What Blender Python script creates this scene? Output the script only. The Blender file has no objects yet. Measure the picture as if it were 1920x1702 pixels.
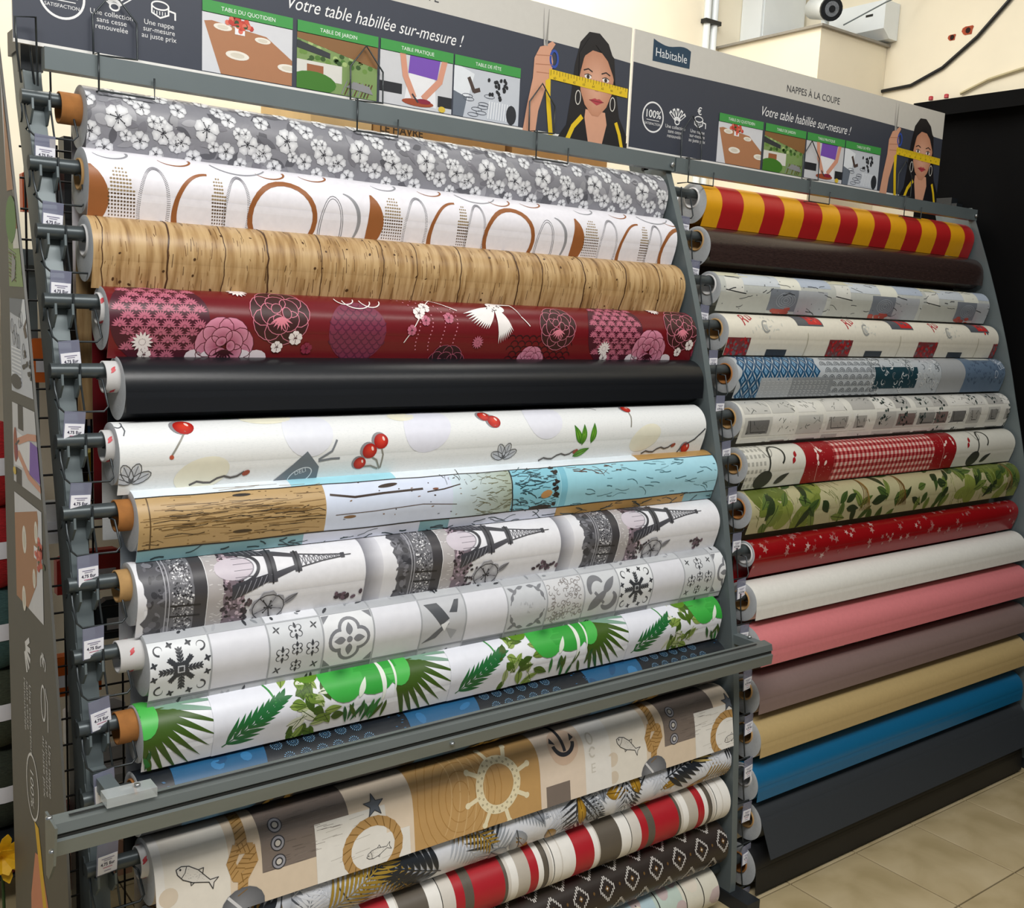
import bpy, bmesh, math, random
from mathutils import Matrix, Vector
from mathutils.geometry import tessellate_polygon

PI = math.pi
scene = bpy.context.scene
COL = scene.collection

# ------------------------------------------------------------------ camera, world, lights
def cam_axes(yaw, pitch, roll):
    f = Vector((math.sin(yaw)*math.cos(pitch), math.cos(yaw)*math.cos(pitch), math.sin(pitch)))
    r = Vector((math.cos(yaw), -math.sin(yaw), 0)); u = r.cross(f)
    return f, r*math.cos(roll)+u*math.sin(roll), -r*math.sin(roll)+u*math.cos(roll)

F_, R_, U_ = cam_axes(math.radians(37.399), math.radians(-8.321), math.radians(2.659))
cam_d = bpy.data.cameras.new('camera'); cam = bpy.data.objects.new('camera', cam_d); COL.objects.link(cam)
cam.matrix_world = Matrix(((R_.x, U_.x, -F_.x, -0.41024), (R_.y, U_.y, -F_.y, -1.6734), (R_.z, U_.z, -F_.z, 1.46953), (0, 0, 0, 1)))
cam_d.sensor_fit = 'HORIZONTAL'; cam_d.sensor_width = 36.0; cam_d.lens = 36.0*1921.9/1920.0
cam_d.clip_start = 0.02
scene.camera = cam

w = bpy.data.worlds.new('world'); scene.world = w; w.use_nodes = True
w.node_tree.nodes['Background'].inputs[0].default_value = (0.86, 0.93, 1.0, 1)
w.node_tree.nodes['Background'].inputs[1].default_value = 0.2

def area(name, loc, rot, sx, sy, power, col=(1, 1, 1)):
    l = bpy.data.lights.new(name, 'AREA'); l.shape = 'RECTANGLE'; l.size = sx; l.size_y = sy
    l.energy = power; l.color = col
    o = bpy.data.objects.new(name, l); COL.objects.link(o); o.location = loc; o.rotation_euler = rot
    return o
area('ceiling_light', (-0.2, -1.5, 3.05), (math.radians(12), 0, 0), 2.4, 0.7, 75, (1, 0.98, 0.95))
area('ceiling_light', (2.0, -1.9, 3.05), (math.radians(12), 0, 0), 1.6, 0.4, 16, (1, 0.97, 0.92))
area('rear_ceiling_light', (0.9, 0.75, 3.0), (0, 0, 0), 2.6, 0.5, 36, (1, 0.97, 0.92))
area('corner_ceiling_light', (2.0, 0.1, 3.2), (0, math.radians(-25), 0), 0.8, 0.8, 8, (1, 0.95, 0.86))
vs = scene.view_settings
vs.view_transform = 'Standard'; vs.look = 'None'; vs.gamma = 1.0; vs.use_curve_mapping = False
vs.exposure = 0.0

# ------------------------------------------------------------------ colours and materials
def lin(h):
    h = h.lstrip('#'); o = []
    for i in (0, 2, 4):
        c = int(h[i:i+2], 16)/255.0
        o.append(c/12.92 if c <= 0.04045 else ((c+0.055)/1.055)**2.4)
    return tuple(o)

def mat(name, col, rough=0.5, metal=0.0, var=0.08, scale=30.0, bump=0.0, stretch=(1, 1, 1), alpha=None, spec=0.5, coord='Object', trans=0.0):
    m = bpy.data.materials.new(name); m.use_nodes = True
    nt = m.node_tree; b = nt.nodes['Principled BSDF']
    c = lin(col) if isinstance(col, str) else col
    b.inputs['Roughness'].default_value = rough; b.inputs['Metallic'].default_value = metal
    b.inputs['Specular IOR Level'].default_value = spec
    tc = nt.nodes.new('ShaderNodeTexCoord'); mp = nt.nodes.new('ShaderNodeMapping'); nz = nt.nodes.new('ShaderNodeTexNoise')
    mp.inputs['Scale'].default_value = stretch; nz.inputs['Scale'].default_value = scale; nz.inputs['Detail'].default_value = 5
    nt.links.new(tc.outputs[coord], mp.inputs[0]); nt.links.new(mp.outputs[0], nz.inputs['Vector'])
    rp = nt.nodes.new('ShaderNodeValToRGB'); rp.color_ramp.elements[0].position = 0.3; rp.color_ramp.elements[1].position = 0.7
    rp.color_ramp.elements[0].color = (*[x*(1-var) for x in c], 1); rp.color_ramp.elements[1].color = (*[min(1, x*(1+var)) for x in c], 1)
    nt.links.new(nz.outputs['Fac'], rp.inputs[0]); nt.links.new(rp.outputs[0], b.inputs['Base Color'])
    if bump:
        bp = nt.nodes.new('ShaderNodeBump'); bp.inputs['Strength'].default_value = bump; bp.inputs['Distance'].default_value = 0.003
        nt.links.new(nz.outputs['Fac'], bp.inputs['Height']); nt.links.new(bp.outputs[0], b.inputs['Normal'])
    if alpha is not None: b.inputs['Alpha'].default_value = alpha
    if trans: b.inputs['Transmission Weight'].default_value = trans
    return m

def ramp_mat(name, stops, scale, stretch, rough=0.45, detail=6, coord='UV', bump=0.0, dist=0.0):
    m = bpy.data.materials.new(name); m.use_nodes = True
    nt = m.node_tree; b = nt.nodes['Principled BSDF']; b.inputs['Roughness'].default_value = rough
    tc = nt.nodes.new('ShaderNodeTexCoord'); mp = nt.nodes.new('ShaderNodeMapping'); nz = nt.nodes.new('ShaderNodeTexNoise')
    mp.inputs['Scale'].default_value = stretch; nz.inputs['Scale'].default_value = scale; nz.inputs['Detail'].default_value = detail
    nz.inputs['Distortion'].default_value = dist
    nt.links.new(tc.outputs[coord], mp.inputs[0]); nt.links.new(mp.outputs[0], nz.inputs['Vector'])
    rp = nt.nodes.new('ShaderNodeValToRGB'); cr = rp.color_ramp
    while len(cr.elements) < len(stops): cr.elements.new(0.5)
    for e, (p, c) in zip(cr.elements, stops): e.position = p; e.color = (*lin(c), 1)
    nt.links.new(nz.outputs['Fac'], rp.inputs[0]); nt.links.new(rp.outputs[0], b.inputs['Base Color'])
    if bump:
        bp = nt.nodes.new('ShaderNodeBump'); bp.inputs['Strength'].default_value = bump; bp.inputs['Distance'].default_value = 0.002
        nt.links.new(nz.outputs['Fac'], bp.inputs['Height']); nt.links.new(bp.outputs[0], b.inputs['Normal'])
    return m

def print_mat(name, rough=0.42, var=0.06, scale=60):
    m = bpy.data.materials.new(name); m.use_nodes = True
    nt = m.node_tree; b = nt.nodes['Principled BSDF']; b.inputs['Roughness'].default_value = rough
    at = nt.nodes.new('ShaderNodeVertexColor'); at.layer_name = 'Col'
    tc = nt.nodes.new('ShaderNodeTexCoord'); nz = nt.nodes.new('ShaderNodeTexNoise'); nz.inputs['Scale'].default_value = scale; nz.inputs['Detail'].default_value = 4
    nt.links.new(tc.outputs['Object'], nz.inputs['Vector'])
    mr = nt.nodes.new('ShaderNodeMapRange'); mr.inputs['To Min'].default_value = 1-var*2; mr.inputs['To Max'].default_value = 1+var*2
    nt.links.new(nz.outputs['Fac'], mr.inputs[0])
    mx = nt.nodes.new('ShaderNodeVectorMath'); mx.operation = 'SCALE'
    nt.links.new(at.outputs['Color'], mx.inputs[0]); nt.links.new(mr.outputs[0], mx.inputs['Scale'])
    nt.links.new(mx.outputs[0], b.inputs['Base Color'])
    return m

M = {}
M['metal'] = mat('grey_painted_steel', '#6a7476', 0.42, 0.2, 0.05, 8)
M['metal_dark'] = mat('dark_painted_steel', '#2b2f33', 0.4, 0.3, 0.05, 8)
M['rod'] = mat('grey_tube_steel', '#4c5355', 0.35, 0.4, 0.05, 20)
M['wire'] = mat('dark_wire', '#43484a', 0.35, 0.6, 0.03, 40)
M['black_wire'] = mat('black_wire', '#121315', 0.45, 0.2, 0.05, 40)
M['alu'] = mat('grey_aluminium_rail', '#7b8280', 0.38, 0.45, 0.04, 10, stretch=(1, 8, 8))
M['groove'] = mat('dark_groove', '#1e2122', 0.6)
M['screw'] = mat('zinc_screw', '#b9bcbc', 0.3, 0.9)
M['card'] = mat('brown_cardboard_core', '#b0743a', 0.75, 0, 0.12, 60)
M['card2'] = mat('tan_cardboard_core', '#c39a63', 0.75, 0, 0.1, 60)
M['whitecore'] = mat('white_paper_core', '#e6e4e2', 0.6, 0, 0.03, 40)
M['tagclear'] = mat('clear_plastic_sleeve', '#8d90a6', 0.2, 0, 0.03, 20, alpha=0.55)
M['paper'] = mat('white_paper_label', '#eeeef4', 0.6, 0, 0.02, 40)
M['clear'] = mat('clear_acrylic', '#c6cccc', 0.12, 0, 0.02, 20, alpha=0.45)
M['wall'] = mat('cream_plaster', '#efe6cf', 0.85, 0, 0.05, 3.0, 0.15)
M['white_pl'] = mat('white_plastic', '#e6ecee', 0.35, 0, 0.02, 10)
M['black_pl'] = mat('black_plastic', '#15171a', 0.3, 0, 0.05, 10)
M['curtain'] = mat('black_cloth', '#060607', 0.95, 0, 0.2, 6, 0.2, spec=0.15)
M['carton'] = mat('brown_carton', '#b58a54', 0.8, 0, 0.08, 12)
M['carton_l'] = mat('pale_carton', '#dcbb86', 0.8, 0, 0.06, 12)
M['edge'] = mat('cut_cloth_edges', '#bfc2c4', 0.6, 0, 0.2, 260, 0.25, (1, 0.02, 1), coord='UV')
M['print'] = print_mat('vinyl_print', 0.40, 0.03)
M['print_sign'] = print_mat('sign_print', 0.45, 0.02)
M['signedge'] = mat('sign_board', '#d9d6cf', 0.5, 0, 0.02, 20)

# ------------------------------------------------------------------ mesh helpers
class MB:
    def __init__(s): s.v = []; s.f = []; s.m = []; s.sm = []; s.uv = []
    def add(s, verts, faces, mi=0, smooth=False, uvs=None):
        b = len(s.v); s.v += [tuple(x) for x in verts]
        for i, f in enumerate(faces):
            s.f.append([b+j for j in f]); s.m.append(mi); s.sm.append(smooth)
            s.uv.append([uvs[j] for j in f] if uvs else [(0, 0)]*len(f))
    def box(s, a, b, mi=0):
        x0, y0, z0 = a; x1, y1, z1 = b
        v = [(x0, y0, z0), (x1, y0, z0), (x1, y1, z0), (x0, y1, z0), (x0, y0, z1), (x1, y0, z1), (x1, y1, z1), (x0, y1, z1)]
        s.add(v, [(0, 3, 2, 1), (4, 5, 6, 7), (0, 1, 5, 4), (1, 2, 6, 5), (2, 3, 7, 6), (3, 0, 4, 7)], mi)
    def tube(s, pts, r, n=8, mi=0, cap=True, closed=False):
        pts = [Vector(p) for p in pts]; rings = []; prev = None
        N = len(pts)
        for i, p in enumerate(pts):
            if closed: t = pts[(i+1) % N]-pts[i-1]
            else: t = (pts[min(i+1, N-1)]-pts[max(i-1, 0)])
            t.normalize()
            a = prev if prev is not None and abs(prev.dot(t)) < 0.95 else (Vector((0, 0, 1)) if abs(t.z) < 0.9 else Vector((1, 0, 0)))
            e1 = (a-t*a.dot(t)).normalized(); e2 = t.cross(e1); prev = e1
            rr = r[i] if isinstance(r, (list, tuple)) else r
            rings.append([p+e1*rr*math.cos(2*PI*k/n)+e2*rr*math.sin(2*PI*k/n) for k in range(n)])
        v = [q for ring in rings for q in ring]; fs = []
        for i in range(N if closed else N-1):
            j = (i+1) % N
            for k in range(n):
                k2 = (k+1) % n
                fs.append((i*n+k, i*n+k2, j*n+k2, j*n+k))
        s.add(v, fs, mi, True)
        if cap and not closed:
            s.add(rings[0], [tuple(range(n))[::-1]], mi); s.add(rings[-1], [tuple(range(n))], mi)
    def lathe(s, prof, n=24, mi=0, origin=(0, 0, 0), axis='z', cap=True):
        ox, oy, oz = origin; v = []
        for (r, h) in prof:
            for k in range(n):
                a = 2*PI*k/n; c, d = r*math.cos(a), r*math.sin(a)
                v.append((ox+c, oy+d, oz+h) if axis == 'z' else ((ox+h, oy+c, oz+d) if axis == 'x' else (ox+d, oy+h, oz+c)))
        fs = []
        for i in range(len(prof)-1):
            for k in range(n):
                k2 = (k+1) % n; fs.append((i*n+k, i*n+k2, (i+1)*n+k2, (i+1)*n+k))
        s.add(v, fs, mi, True)
        if cap:
            s.add(v[:n], [tuple(range(n))[::-1]], mi); s.add(v[-n:], [tuple(range(n))], mi)
    def prism(s, poly, fn, d0, d1, mi=0):
        n = len(poly); v = [fn(p, d0) for p in poly]+[fn(p, d1) for p in poly]
        fs = [tuple(range(n))[::-1], tuple(range(n, 2*n))]+[(i, (i+1) % n, n+(i+1) % n, n+i) for i in range(n)]
        s.add(v, fs, mi)
    def build(s, name, mats, parent=None, loc=None):
        me = bpy.data.meshes.new(name); me.from_pydata(s.v, [], s.f)
        if not isinstance(mats, (list, tuple)): mats = [mats]
        for m in mats: me.materials.append(m)
        me.polygons.foreach_set('material_index', s.m); me.polygons.foreach_set('use_smooth', s.sm)
        ul = me.uv_layers.new(name='UVMap'); k = 0; flat = []
        for u in s.uv:
            for a in u: flat += [a[0], a[1]]
        ul.data.foreach_set('uv', flat)
        bm = bmesh.new(); bm.from_mesh(me); bmesh.ops.recalc_face_normals(bm, faces=bm.faces); bm.to_mesh(me); bm.free()
        me.update()
        return link(name, me, parent, loc)

def link(name, me, parent=None, loc=None):
    o = bpy.data.objects.new(name, me); COL.objects.link(o)
    if parent: o.parent = parent
    if loc is not None: o.location = loc
    return o
def thing(name, label, cat, loc=(0, 0, 0), group=None):
    o = bpy.data.objects.new(name, None); COL.objects.link(o); o.location = loc; o.empty_display_size = 0.05
    return tag(o, label, cat, group)
def tag(o, label, cat, group=None):
    o['label'] = label; o['category'] = cat
    if group: o['group'] = group
    return o
def struct(o): o['kind'] = 'structure'; return o

# ------------------------------------------------------------------ flat print: coloured polygons laid on a sheet
class Print:
    """polygons in sheet metres (u along the roll, t up), clipped to the sheet and bent round it"""
    def __init__(s, L, t0, t1): s.L = L; s.t0 = t0; s.t1 = t1; s.q = []
    def tri(s, a, b, c, cols, lay): s.q.append((((*a, *cols[0]), (*b, *cols[1]), (*c, *cols[2])), lay))
    def add(s, pts, col, lay=1):
        c = lin(col) if isinstance(col, str) else col
        if max(p[0] for p in pts) < 0 or min(p[0] for p in pts) > s.L: return
        n = len(pts)
        if n == 3: s.tri(*pts, (c, c, c), lay); return
        if n == 4:
            s.tri(pts[0], pts[1], pts[2], (c, c, c), lay); s.tri(pts[0], pts[2], pts[3], (c, c, c), lay); return
        for t in tessellate_polygon([[Vector((p[0], p[1], 0)) for p in pts]]): s.tri(pts[t[0]], pts[t[1]], pts[t[2]], (c, c, c), lay)
    def fan(s, ctr, pts, c0, c1, lay=1):
        c0, c1 = lin(c0), lin(c1); n = len(pts)
        for i in range(n): s.tri(ctr, pts[i], pts[(i+1) % n], (c0, c1, c1), lay)
    def rect(s, u0, t0, u1, t1, col, lay=1): s.add([(u0, t0), (u1, t0), (u1, t1), (u0, t1)], col, lay)
    def grad(s, u0, t0, u1, t1, ca, cb, lay=1, horiz=True):
        ca, cb = lin(ca), lin(cb); p = [(u0, t0), (u1, t0), (u1, t1), (u0, t1)]
        k = (ca, cb, cb, ca) if horiz else (ca, ca, cb, cb)
        s.tri(p[0], p[1], p[2], (k[0], k[1], k[2]), lay); s.tri(p[0], p[2], p[3], (k[0], k[2], k[3]), lay)
    def line(s, pts, w, col, lay=2, taper=False):
        n = len(pts)
        for i in range(n-1):
            (x0, y0), (x1, y1) = pts[i], pts[i+1]; d = math.hypot(x1-x0, y1-y0) or 1e-9
            w0 = w1 = w/2
            if taper: w0 = w/2*(1-i/(n-1)*0.9); w1 = w/2*(1-(i+1)/(n-1)*0.9)
            nx, ny = -(y1-y0)/d, (x1-x0)/d; ex, ey = (x1-x0)/d*w*0.2, (y1-y0)/d*w*0.2
            s.add([(x0+nx*w0-ex, y0+ny*w0-ey), (x1+nx*w1+ex, y1+ny*w1+ey), (x1-nx*w1+ex, y1-ny*w1+ey), (x0-nx*w0-ex, y0-ny*w0-ey)], col, lay)
    def ell(s, cx, cy, a, b, col, lay=1, rot=0, n=18): s.add(ellp(cx, cy, a, b, rot, n), col, lay)
    def ring(s, cx, cy, a, b, w, col, lay=2, a0=0, a1=2*PI, rot=0, n=28, wf=None):
        c, sn = math.cos(rot), math.sin(rot); P = []
        for i in range(n+1):
            th = a0+(a1-a0)*i/n; k = (wf(i/n) if wf else 1)*w/2; q = []
            for sg in (1, -1):
                x, y = (a+sg*k)*math.cos(th), (b+sg*k)*math.sin(th); q.append((cx+x*c-y*sn, cy+x*sn+y*c))
            P.append(q)
        for i in range(n): s.add([P[i][0], P[i+1][0], P[i+1][1], P[i][1]], col, lay)
    def leaf(s, cx, cy, ln, wd, rot, col, lay=1, vein=None, c2=None):
        pts = []
        for i in range(9): x = i/8; pts.append((x*ln, wd/2*math.sin(PI*x**0.8)))
        for i in range(7, 0, -1): x = i/8; pts.append((x*ln, -wd/2*math.sin(PI*x**0.8)))
        c, sn = math.cos(rot), math.sin(rot); pts = [(cx+x*c-y*sn, cy+x*sn+y*c) for x, y in pts]
        if c2: s.fan((cx+ln*0.5*c, cy+ln*0.5*sn), pts, c2, col, lay)
        else: s.add(pts, col, lay)
        if vein: s.line([(cx, cy), (cx+ln*0.92*c, cy+ln*0.92*sn)], max(wd*0.07, 0.0006), vein, lay+1)
    def flower(s, cx, cy, r, rot, col, shade, dark, lay=2, n=5, squash=1.0):
        for k in range(n):
            a = rot+2*PI*k/n; pts = []
            for th, rr in ((-0.3, 0.1), (-0.62, 0.55), (-0.58, 0.85), (-0.28, 1.0), (0, 0.94), (0.28, 1.0), (0.58, 0.85), (0.62, 0.55), (0.3, 0.1)):
                pts.append((cx+r*rr*math.cos(a+th), cy+r*rr*math.sin(a+th)*squash))
            s.fan((cx+r*0.6*math.cos(a), cy+r*0.6*math.sin(a)*squash), pts, col, col if not shade else shade, lay)
        if dark:
            for k in range(7):
                a = rot+k*0.9; q = 0.2+0.18*(k % 3)
                s.line([(cx, cy), (cx+r*q*math.cos(a), cy+r*q*math.sin(a)*squash)], r*0.05, dark, lay+1)
                s.ell(cx+r*q*math.cos(a), cy+r*q*math.sin(a)*squash, r*0.06, r*0.06, dark, lay+1, n=6)
            s.ell(cx, cy, r*0.1, r*0.1, dark, lay+1, n=8)
    def palm(s, cx, cy, ln, rot, col, lay=1, n=9, w=0.008, spread=0.9, leafl=0.5, rib=None):
        c, sn = math.cos(rot), math.sin(rot)
        s.line([(cx, cy), (cx+ln*c, cy+ln*sn)], 0.0025, rib or col, lay+1)
        for i in range(n):
            f = (i+0.5)/n; bx, by = cx+ln*f*c, cy+ln*f*sn; l = ln*leafl*(1-0.55*f)
            for sg in (1, -1): s.leaf(bx, by, l, w, rot+sg*spread*(1-0.4*f), col, lay)
    def text(s, txt, u, t, size, col, lay=2, shear=0.0, align='LEFT', rot=0, bold=0.0, sx=1.0):
        c, sn = math.cos(rot), math.sin(rot); cl = lin(col)
        for tr in text_tris(txt, shear, align, bold):
            pts = []
            for x, y in tr: x, y = x*size*sx, y*size; pts.append((u+x*c-y*sn, t+x*sn+y*c))
            s.tri(*pts, (cl, cl, cl), lay)
    def build(s, name, fn, m, parent, h=None, base=0.0002, step=0.00016, nfn=None):
        vs, fs, cs, ns = [], [], [], []; cnt = 0
        def clip(poly, ax, val, keep_less):
            out = []
            for i in range(len(poly)):
                a, b = poly[i-1], poly[i]
                ia = (a[ax] <= val) if keep_less else (a[ax] >= val); ib = (b[ax] <= val) if keep_less else (b[ax] >= val)
                if ia != ib:
                    f = (val-a[ax])/(b[ax]-a[ax]); out.append(tuple(a[j]+(b[j]-a[j])*f for j in range(5)))
                if ib: out.append(b)
            return out
        for tri, lay in s.q:
            us = [p[0] for p in tri]; ts = [p[1] for p in tri]
            if max(us) <= 0 or min(us) >= s.L or max(ts) <= s.t0 or min(ts) >= s.t1: continue
            poly = list(tri)
            if min(us) < 0: poly = clip(poly, 0, 0, False)
            if poly and max(us) > s.L: poly = clip(poly, 0, s.L, True)
            if poly and min(ts) < s.t0: poly = clip(poly, 1, s.t0, False)
            if poly and max(ts) > s.t1: poly = clip(poly, 1, s.t1, True)
            if len(poly) < 3: continue
            parts = [poly]
            if h:
                a = math.floor(min(p[1] for p in poly)/h); b = math.floor(max(p[1] for p in poly)/h)
                if b > a:
                    parts = []; rest = poly
                    for i in range(a+1, b+1):
                        lo = clip(rest, 1, i*h, True); rest = clip(rest, 1, i*h, False)
                        if len(lo) > 2: parts.append(lo)
                        if len(rest) < 3: break
                    if len(rest) > 2: parts.append(rest)
            cnt += 1; off = base+step*lay+(cnt % 60)*2.4e-6
            for pl in parts:
                ar = sum(pl[i-1][0]*pl[i][1]-pl[i][0]*pl[i-1][1] for i in range(len(pl)))
                if abs(ar) < 1e-10: continue
                if ar < 0: pl = pl[::-1]
                b0 = len(vs)
                for p in pl:
                    vs.append(fn(p[0], p[1], off)); cs.append((p[2], p[3], p[4], 1.0))
                    if nfn: ns.append(nfn(p[1]))
                fs.append(list(range(b0, b0+len(pl))))
        me = bpy.data.meshes.new(name); me.from_pydata(vs, [], fs)
        ca = me.color_attributes.new('Col', 'FLOAT_COLOR', 'POINT'); ca.data.foreach_set('color', [x for c in cs for x in c])
        me.materials.append(m); me.update()
        if nfn:
            me.polygons.foreach_set('use_smooth', [True]*len(me.polygons)); me.normals_split_custom_set_from_vertices(ns)
        return link(name, me, parent)

def ellp(cx, cy, a, b, rot=0, n=18):
    c, s = math.cos(rot), math.sin(rot); o = []
    for i in range(n):
        x, y = a*math.cos(2*PI*i/n), b*math.sin(2*PI*i/n); o.append((cx+x*c-y*s, cy+x*s+y*c))
    return o
_tc = {}
def text_tris(txt, shear=0.0, align='LEFT', bold=0.0):
    key = (txt, shear, align, bold)
    if key in _tc: return _tc[key]
    cu = bpy.data.curves.new('lettering', 'FONT'); cu.body = txt; cu.size = 1.0; cu.shear = shear; cu.align_x = align; cu.resolution_u = 3; cu.offset = bold
    o = bpy.data.objects.new('lettering', cu); COL.objects.link(o)
    bpy.context.view_layer.update()
    dg = bpy.context.evaluated_depsgraph_get(); me = o.evaluated_get(dg).to_mesh(); me.calc_loop_triangles()
    out = [[(me.vertices[i].co.x, me.vertices[i].co.y) for i in t.vertices] for t in me.loop_triangles]
    o.evaluated_get(dg).to_mesh_clear(); bpy.data.objects.remove(o); bpy.data.curves.remove(cu)
    _tc[key] = out; return out

# ------------------------------------------------------------------ rack geometry
DZ = 0.1132; ZT = 1.78
YP = [0.279, 0.232, 0.189, 0.149, 0.114, 0.084, 0.052, 0.025, 0.0, -0.023, -0.043, -0.058, -0.068, -0.077, -0.085, -0.094]
def zk(k): return ZT-(k-1)*DZ
def yprof(z):
    f = (ZT-z)/DZ
    if f <= 0: return YP[0]+(YP[1]-YP[0])*f
    if f >= 15: return YP[15]
    i = int(f); return YP[i]+(YP[i+1]-YP[i])*(f-i)

# ------------------------------------------------------------------ setting: floor, walls
ZF = 0.0
fl = MB(); fl.box((-1.6, -3.0, -0.06), (3.3, 1.3, -0.006)); FLOOR = struct(fl.build('floor', mat('floor_grout', '#4f4838', 0.9)))
M['tile'] = ramp_mat('beige_marbled_tile', [(0.3, '#a8966e'), (0.5, '#bdab84'), (0.7, '#cab994')], 5.0, (1, 1, 1), 0.35, 6, 'Object', 0.0, 0.6)
tb = bmesh.new(); bmesh.ops.create_cube(tb, size=1.0)
bmesh.ops.scale(tb, vec=(0.284, 0.299, 0.008), verts=tb.verts); bmesh.ops.bevel(tb, geom=tb.edges[:], offset=0.0012, segments=1, affect='EDGES')
tme = bpy.data.meshes.new('tile'); tb.to_mesh(tme); tb.free(); tme.materials.append(M['tile'])
for i in range(-11, 5):
    for j in range(-9, 5):
        o = link('tile', tme, FLOOR, (2.019+0.288*(i+0.5), -0.16+0.303*(j+0.5), -0.004))
wb = MB(); wb.box((-1.6, 1.2, 0), (3.2, 1.3, 3.3)); struct(wb.build('wall_back', M['wall']))
wr = MB(); wr.box((3.1, -3.0, 0), (3.2, 1.2, 3.3)); WR = struct(wr.build('wall_right', M['wall']))
# boxed-in duct in the corner
dm = MB(); dm.box((2.70, 0.72, 1.6), (3.098, 1.198, 2.482)); struct(dm.build('trim_1', M['wall']))
dt = MB(); dt.box((2.685, 0.705, 2.482), (3.098, 1.198, 2.490)); struct(dt.build('trim_2', mat('grey_capping', '#8f8a80', 0.6)))
# holes in the plaster
hm = MB(); M['hole'] = mat('dark_hole', '#2a1712', 0.95); M['rust'] = mat('broken_brick', '#a4482c', 0.9, 0, 0.3, 80, 0.4)
for (y, z, r1, r2) in ((0.459, 2.476, 0.014, 0.008), (0.401, 2.490, 0.020, 0.009)):
    pts = [(y+r1*(1+0.25*math.sin(3*a+1))*math.cos(a), z+r1*(1+0.3*math.cos(2*a))*math.sin(a)) for a in [2*PI*i/14 for i in range(14)]]
    hm.prism(pts, lambda p, d: (d, p[0], p[1]), 3.0985, 3.0995, 1)
    hm.prism(ellp(y, z, r2, r2*1.1, 0, 12), lambda p, d: (d, p[0], p[1]), 3.0975, 3.0985, 0)
hm.build('wall_hole', [M['hole'], M['rust']], WR)
bs = MB(); bs.box((3.062, -3.0, 0), (3.1, 0.52, 0.035)); struct(bs.build('baseboard_right', mat('beige_skirting', '#b5a88c', 0.5)))

# black curtain on the right wall
cu = MB(); nY, nZ = 60, 14; v = []; fs = []
for i in range(nY+1):
    y = 0.52-3.3*i/nY
    for j in range(nZ+1):
        z = 0.045+(2.215-0.045)*j/nZ
        x = 3.055+0.012*math.sin(i*0.9+0.2*j)*(1-0.4*j/nZ)+0.006*math.sin(i*0.33+1)
        v.append((x, y, z))
for i in range(nY):
    for j in range(nZ):
        a = i*(nZ+1)+j; fs.append((a, a+1, a+nZ+2, a+nZ+1))
nv = len(v); v2 = [(x+0.004, y, z) for x, y, z in v]
cu.add(v+v2, fs+[tuple(nv+q for q in f[::-1]) for f in fs], 0, True)
c = thing('black_curtain', 'long black cloth curtain covering the wall beside the rack end', 'curtain', (0, 0, 0))
cu.build('cloth', M['curtain'], c)
pb = MB(); pb.prism([(3.0, 2.19), (3.098, 2.215), (3.098, 2.262), (3.03, 2.25)], lambda p, d: (p[0], d, p[1]), -2.8, 0.54); pb.build('top_batten', M['curtain'], c)

# ------------------------------------------------------------------ rack frames, rods, wires
def frame(parent, x0, x1, name='side_frame'):
    mb = MB()
    fr, bk = [], []
    fr.append((yprof(1.86)+0.03, 1.865)); bk.append((yprof(1.86)+0.085, 1.865))
    for k in range(1, 17):
        y, z = YP[k-1], zk(k)
        fr += [(y+0.036, z+0.05), (y+0.030, z+0.014), (y+0.016, z-0.004), (y+0.012, z-0.0132), (y-0.016, z-0.0132), (y-0.024, z-0.004), (y-0.026, z-0.022), (y-0.006, z-0.044), (y+0.028, z-0.050)]
        bk.append((y+0.092, z))
    fr.append((YP[15]+0.02, 0.0)); bk.append((YP[15]+0.10, 0.0))
    poly = fr+bk[::-1]
    for xa in (x0, x1-0.0035): mb.prism(poly, lambda p, d: (d, p[0], p[1]), xa, xa+0.0035)
    # strip joining the two plates behind the hooks
    zs = [1.862-i*0.06 for i in range(32)]; v = []
    for z in zs:
        z = max(z, 0.0); y = yprof(z)+0.04; v += [(x0+0.0036, y, z), (x1-0.0036, y, z), (x1-0.0036, y+0.003, z), (x0+0.0036, y+0.003, z)]
    fs = []
    for i in range(len(zs)-1):
        for a in range(4): b = (a+1) % 4; fs.append((4*i+a, 4*i+b, 4*i+4+b, 4*i+4+a))
    mb.add(v, fs)
    o = mb.build(name, M['metal'], parent)
    cp = MB(); yt = yprof(1.865); cp.box((x0-0.004, yt+0.02, 1.865), (x1+0.004, yt+0.095, 1.905)); cp.box((x0-0.003, yt+0.0, 1.83), (x1+0.003, yt+0.026, 1.885)); cp.build('top_cap', M['metal_dark'], o)
    ft = MB(); ft.box((x0-0.006, -0.20, 0.0), (x1+0.006, 0.40, 0.035)); ft.build('foot', M['metal_dark'], o)
    # riveted ovals under each hook
    for k in range(1, 17):
        if 'tab' not in M:
            ov = MB(); ov.prism(ellp(0, 0, 0.009, 0.016, 0, 12), lambda p, d: (d, p[0], p[1]), -0.002, 0.0)
            M['tab'] = ov.build('pressed_tab', M['rod'], o, (x0, YP[k-1]+0.055, zk(k)-0.02)).data
        else: link('pressed_tab', M['tab'], o, (x0, YP[k-1]+0.055, zk(k)-0.02))
    return o

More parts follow.
